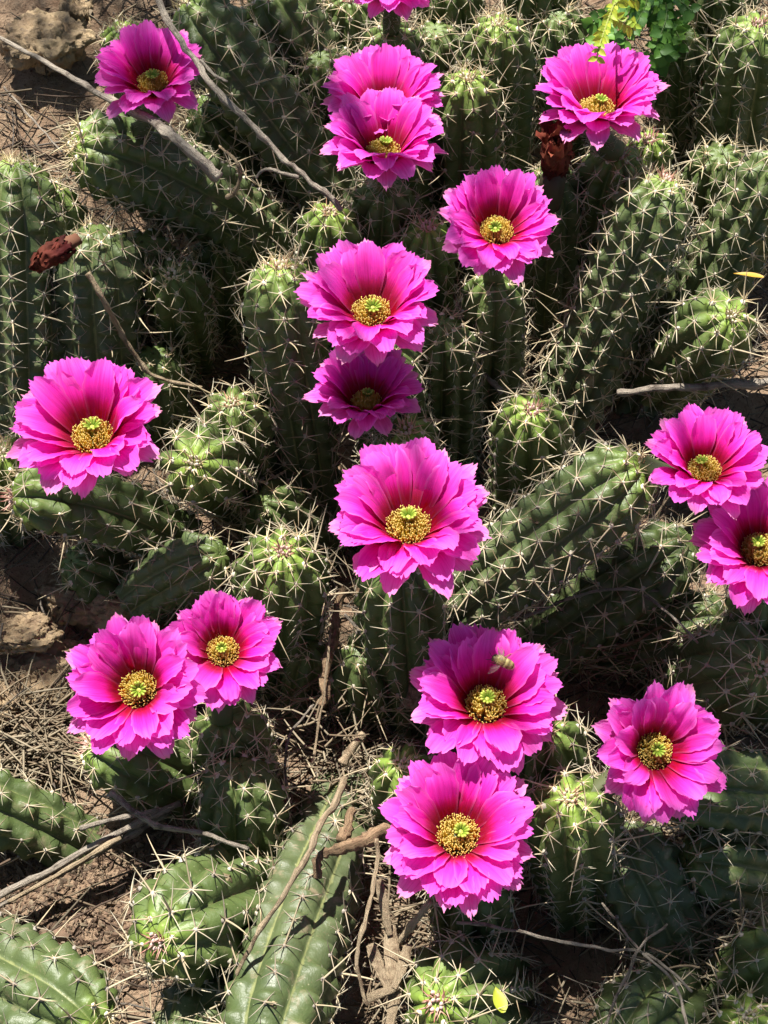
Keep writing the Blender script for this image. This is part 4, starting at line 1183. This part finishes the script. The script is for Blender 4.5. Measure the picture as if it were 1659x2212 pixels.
# ------------------------------------------------------------------ the bee
def bee():
    p, nrm, _ = hit(1088, 1424)
    root = bpy.data.objects.new('bee', None); COL.objects.link(root)
    y_ = (at(1063, 1408, p.z) - at(1112, 1440, p.z)); z_ = nrm if nrm.dot(CAMP - p) > 0 else -nrm
    y_ = (y_ - z_ * y_.dot(z_)).normalized(); x_ = y_.cross(z_)
    root.matrix_basis = Matrix.Translation(p + z_ * .0030) @ Matrix((x_, y_, z_)).transposed().to_4x4() @ Matrix.Scale(1.02, 4)
    tag(root, 'small fuzzy tan bee resting on the upright petals of a flower', 'bee')
    prof = [(-.0072, .0003), (-.0068, .0012), (-.0058, .0022), (-.0044, .0028), (-.0028, .0030), (-.0012, .0026), (-.0004, .0023), (.0004, .0024), (.0016, .0029), (.0028, .0028), (.0038, .0022), (.0043, .0018), (.0050, .0020), (.0060, .0019), (.0067, .0010), (.0069, .0002)]
    vs, cs = [], []
    for i, (y, r) in enumerate(prof):
        for k in range(16):
            a = 6.283 * k / 16
            vs.append((r * math.cos(a) * (1.05 if i < 11 else 1.15), y, r * math.sin(a) * .92))
            band = i < 7 and (i % 2 == 0)
            cs.append((.10, .075, .03) if band else ((.36, .30, .11) if i < 11 else (.22, .18, .08)))
    f = grid_faces(len(prof), 16, True) + [tuple(range(15, -1, -1)), tuple((len(prof) - 1) * 16 + k for k in range(16))]
    body = link('body', mesh_np('body', vs, f, M_BEE, None, cs), root)
    r_ = random.Random(8); b = MB()
    for i in range(700):
        j = r_.randrange(2, 14); y = prof[j][0] + r_.uniform(-.0006, .0006); r = prof[j][1]; a = r_.uniform(0, 6.283)
        b.spine((r * math.cos(a) * .98, y, r * math.sin(a) * .9), (math.cos(a), r_.uniform(-.9, .2), math.sin(a)), .0009, .00005, (0, 0, 0), 1, 3, (.38, .32, .13), (.46, .40, .2), .3)
    fz = link('fuzz', b.mesh('fuzz', M_BEE), body); fz['kind'] = 'stuff'
    for s_ in (-1, 1):
        for (L, wd, an) in ((.0085, .0028, 28), (.0060, .0022, 48)):
            vs = []
            for i in range(7):
                t = i / 6; w_ = wd * math.sin(math.pi * min(.97, .08 + t * .9)) / 2 + .0001
                for a in (-1, 0, 1):
                    q = Vector((s_ * L * t, a * w_, .0003 * a * a)); q.rotate(Matrix.Rotation(R(s_ * an), 3, 'Z'))
                    vs.append((q.x + s_ * .0018, q.y + .0014, q.z + .0024))
            link('wing', mesh_np('wing', vs, grid_faces(7, 3), M_WING), root)
        for i, y in enumerate((.0030, .0018, .0006)):
            b = MB(); dy = (.0022, .0002, -.0026)[i]
            b.tube([(s_ * .0018, y, -.0008), (s_ * .0036, y + dy * .4, -.0004), (s_ * .0046, y + dy, -.0026), (s_ * .0054, y + dy * 1.5, -.0032)], [.00035, .0003, .00024, .00014], 5, (.16, .12, .06))
            link('leg', b.mesh('leg', M_BEE), root)
        b = MB(); b.tube([(s_ * .0006, .0066, .0006), (s_ * .0014, .0080, .0016), (s_ * .0026, .0098, .0008)], [.00016, .00014, .0001], 4, (.06, .04, .03))
        link('antenna', b.mesh('antenna', M_BEE), root)
        b = MB()
        vs = []
        for i in range(5):
            for k in range(8):
                th_ = math.pi * (i + .5) / 5; a = 6.283 * k / 8
                vs.append((s_ * .0017 + .0005 * math.sin(th_) * math.cos(a), .0058 + .0008 * math.cos(th_), .0004 + .0010 * math.sin(th_) * math.sin(a)))
        b.add(vs, grid_faces(5, 8, True), (.03, .025, .015))
        link('eye', b.mesh('eye', M_BEE), root)
bee()

# ------------------------------------------------------------------ unseen tree, added to dapple the clump with shade and cut sky light
def shade_tree():
    rng = random.Random(4)
    base = Vector((-.9, 2.5, ground_z(-.9, 2.5) - .02))
    root = bpy.data.objects.new('unseen_shade_tree', None); COL.objects.link(root); root.location = base
    tag(root, 'unseen small-leaved tree added behind the cactus clump to shade it', 'tree')
    crown_c = Vector((-.55, 1.9, 1.25))
    b = MB()
    tr = catmull([base, base + Vector((.06, -.1, .35)), base + Vector((.05, -.15, .75)), base + Vector((.18, -.35, 1.1)), crown_c], 6)
    b.tube([p - base for p in tr], [.075 * (1 - .55 * i / len(tr)) for i in range(len(tr))], 12, (1, 1, 1), True, .06, rng)
    link('trunk', b.mesh('trunk', M_TWIG), root)
    spots = [(1500, 2090, .02, .07, 1), (1270, 2080, .03, .05, .8), (1650, 1960, .04, .06, 1), (1575, 1440, .08, .06, .9), (1350, 1430, .0, .055, .9),
             (610, 230, .12, .06, .7), (345, 150, .24, .042, .4), (800, 1460, .0, .045, .6), (150, 1260, .02, .08, 1.2), (1500, 220, .10, .05, .5), (90, 60, .08, .05, .5), (340, 650, .06, .045, .6)]  # spots picked for shade; a leaf clump hangs sunward of each
    # leaves are left out where they would shade these flowers and growing tips
    gaps = [(f['org'] + Vector((0, 0, .02)), f['Rw'] * 1.05) for k_, f in FLOWERS.items() if k_ != '1']
    for k_ in ('A', 'B', 'E', 'D', 'F', 'G', 'K', 'M', 'N', 'O', 'S', 'T', 'U', 'V', 'W', 'X', 'Z', 'Z2', 'AA', 'AB', 'AD', 'J', 'L'):
        for f_ in ((0.0, .2) if k_ not in 'SUV' else (0, .2, .4, .6)):
            gaps.append((CACTI[k_]['axis'](CACTI[k_]['L'] * f_)[0], .028))
    lf = MB()
    cot = 1 / math.tan(SUN_EL)
    for (px, py, z, r, den) in spots:
        g = at(px, py, z)
        h = rng.uniform(1.15, 1.5)
        c = g + SUN_DIR * ((h - g.z) / SUN_DIR.z)
        bb = MB()
        mid = crown_c.lerp(c, .55) + Vector((rng.uniform(-.05, .05), rng.uniform(-.05, .05), .10))
        P = catmull([crown_c, mid, c + Vector((0, 0, .01)), c + (c - mid).normalized() * r], 8)
        bb.tube([p - base for p in P], [.006 * (1 - .75 * i / len(P)) for i in range(len(P))], 6, (1, 1, 1), True, .08, rng)
        link('branch', bb.mesh('branch', M_TWIG), root)
        for i in range(int(1500 * den * (r / .06) ** 2 * .26)):
            a = rng.uniform(0, 6.283); q = r * math.sqrt(rng.random()) * rng.uniform(.75, 1.15)
            p = c + Vector((math.cos(a) * q, math.sin(a) * q, rng.gauss(0, .03))) - base
            pw_ = p + base
            if any(((pw_ - gc).cross(SUN_DIR)).length < gr for gc, gr in gaps): continue
            y_ = Vector((rng.gauss(0, 1), rng.gauss(0, 1), rng.gauss(0, .4))).normalized()
            x_ = y_.cross(Vector((rng.gauss(0, .4), rng.gauss(0, .4), 1))).normalized()
            L, w_ = rng.uniform(.009, .016), rng.uniform(.0025, .004)
            lf.add([p, p + y_ * L * .35 + x_ * w_, p + y_ * L * .75 + x_ * w_ * .8, p + y_ * L, p + y_ * L * .75 - x_ * w_ * .8, p + y_ * L * .35 - x_ * w_], [(0, 1, 2, 3, 4, 5)], (.09 * rng.uniform(.7, 1.3), .17, .035))
    # extra overhead leaves to cut the sky light, open along the sun's path
    for i in range(9000):
        a, e = rng.uniform(0, 6.283), math.asin(rng.uniform(.10, 1.0))
        q = rng.uniform(1.0, 1.9)
        p = Vector((math.cos(a) * math.cos(e) * q, .55 + math.sin(a) * math.cos(e) * q, .55 + math.sin(e) * q))
        if p.z < 1.12: continue
        hit_g = p - SUN_DIR * ((p.z - .1) / SUN_DIR.z)
        if abs(hit_g.x) < .50 and -.05 < hit_g.y < 1.45: continue
        p = p - base
        y_ = Vector((rng.gauss(0, 1), rng.gauss(0, 1), rng.gauss(0, .6))).normalized()
        x_ = y_.cross(Vector((rng.gauss(0, .6), rng.gauss(0, .6), 1))).normalized()
        L, w_ = rng.uniform(.05, .085), rng.uniform(.012, .020)
        lf.add([p, p + y_ * L * .35 + x_ * w_, p + y_ * L * .75 + x_ * w_ * .8, p + y_ * L, p + y_ * L * .75 - x_ * w_ * .8, p + y_ * L * .35 - x_ * w_], [(0, 1, 2, 3, 4, 5)], (.05 * rng.uniform(.7, 1.3), .09, .022))
    fo = link('foliage', lf.mesh('foliage', M_LEAF, False), root)
    fo['kind'] = 'stuff'
shade_tree()
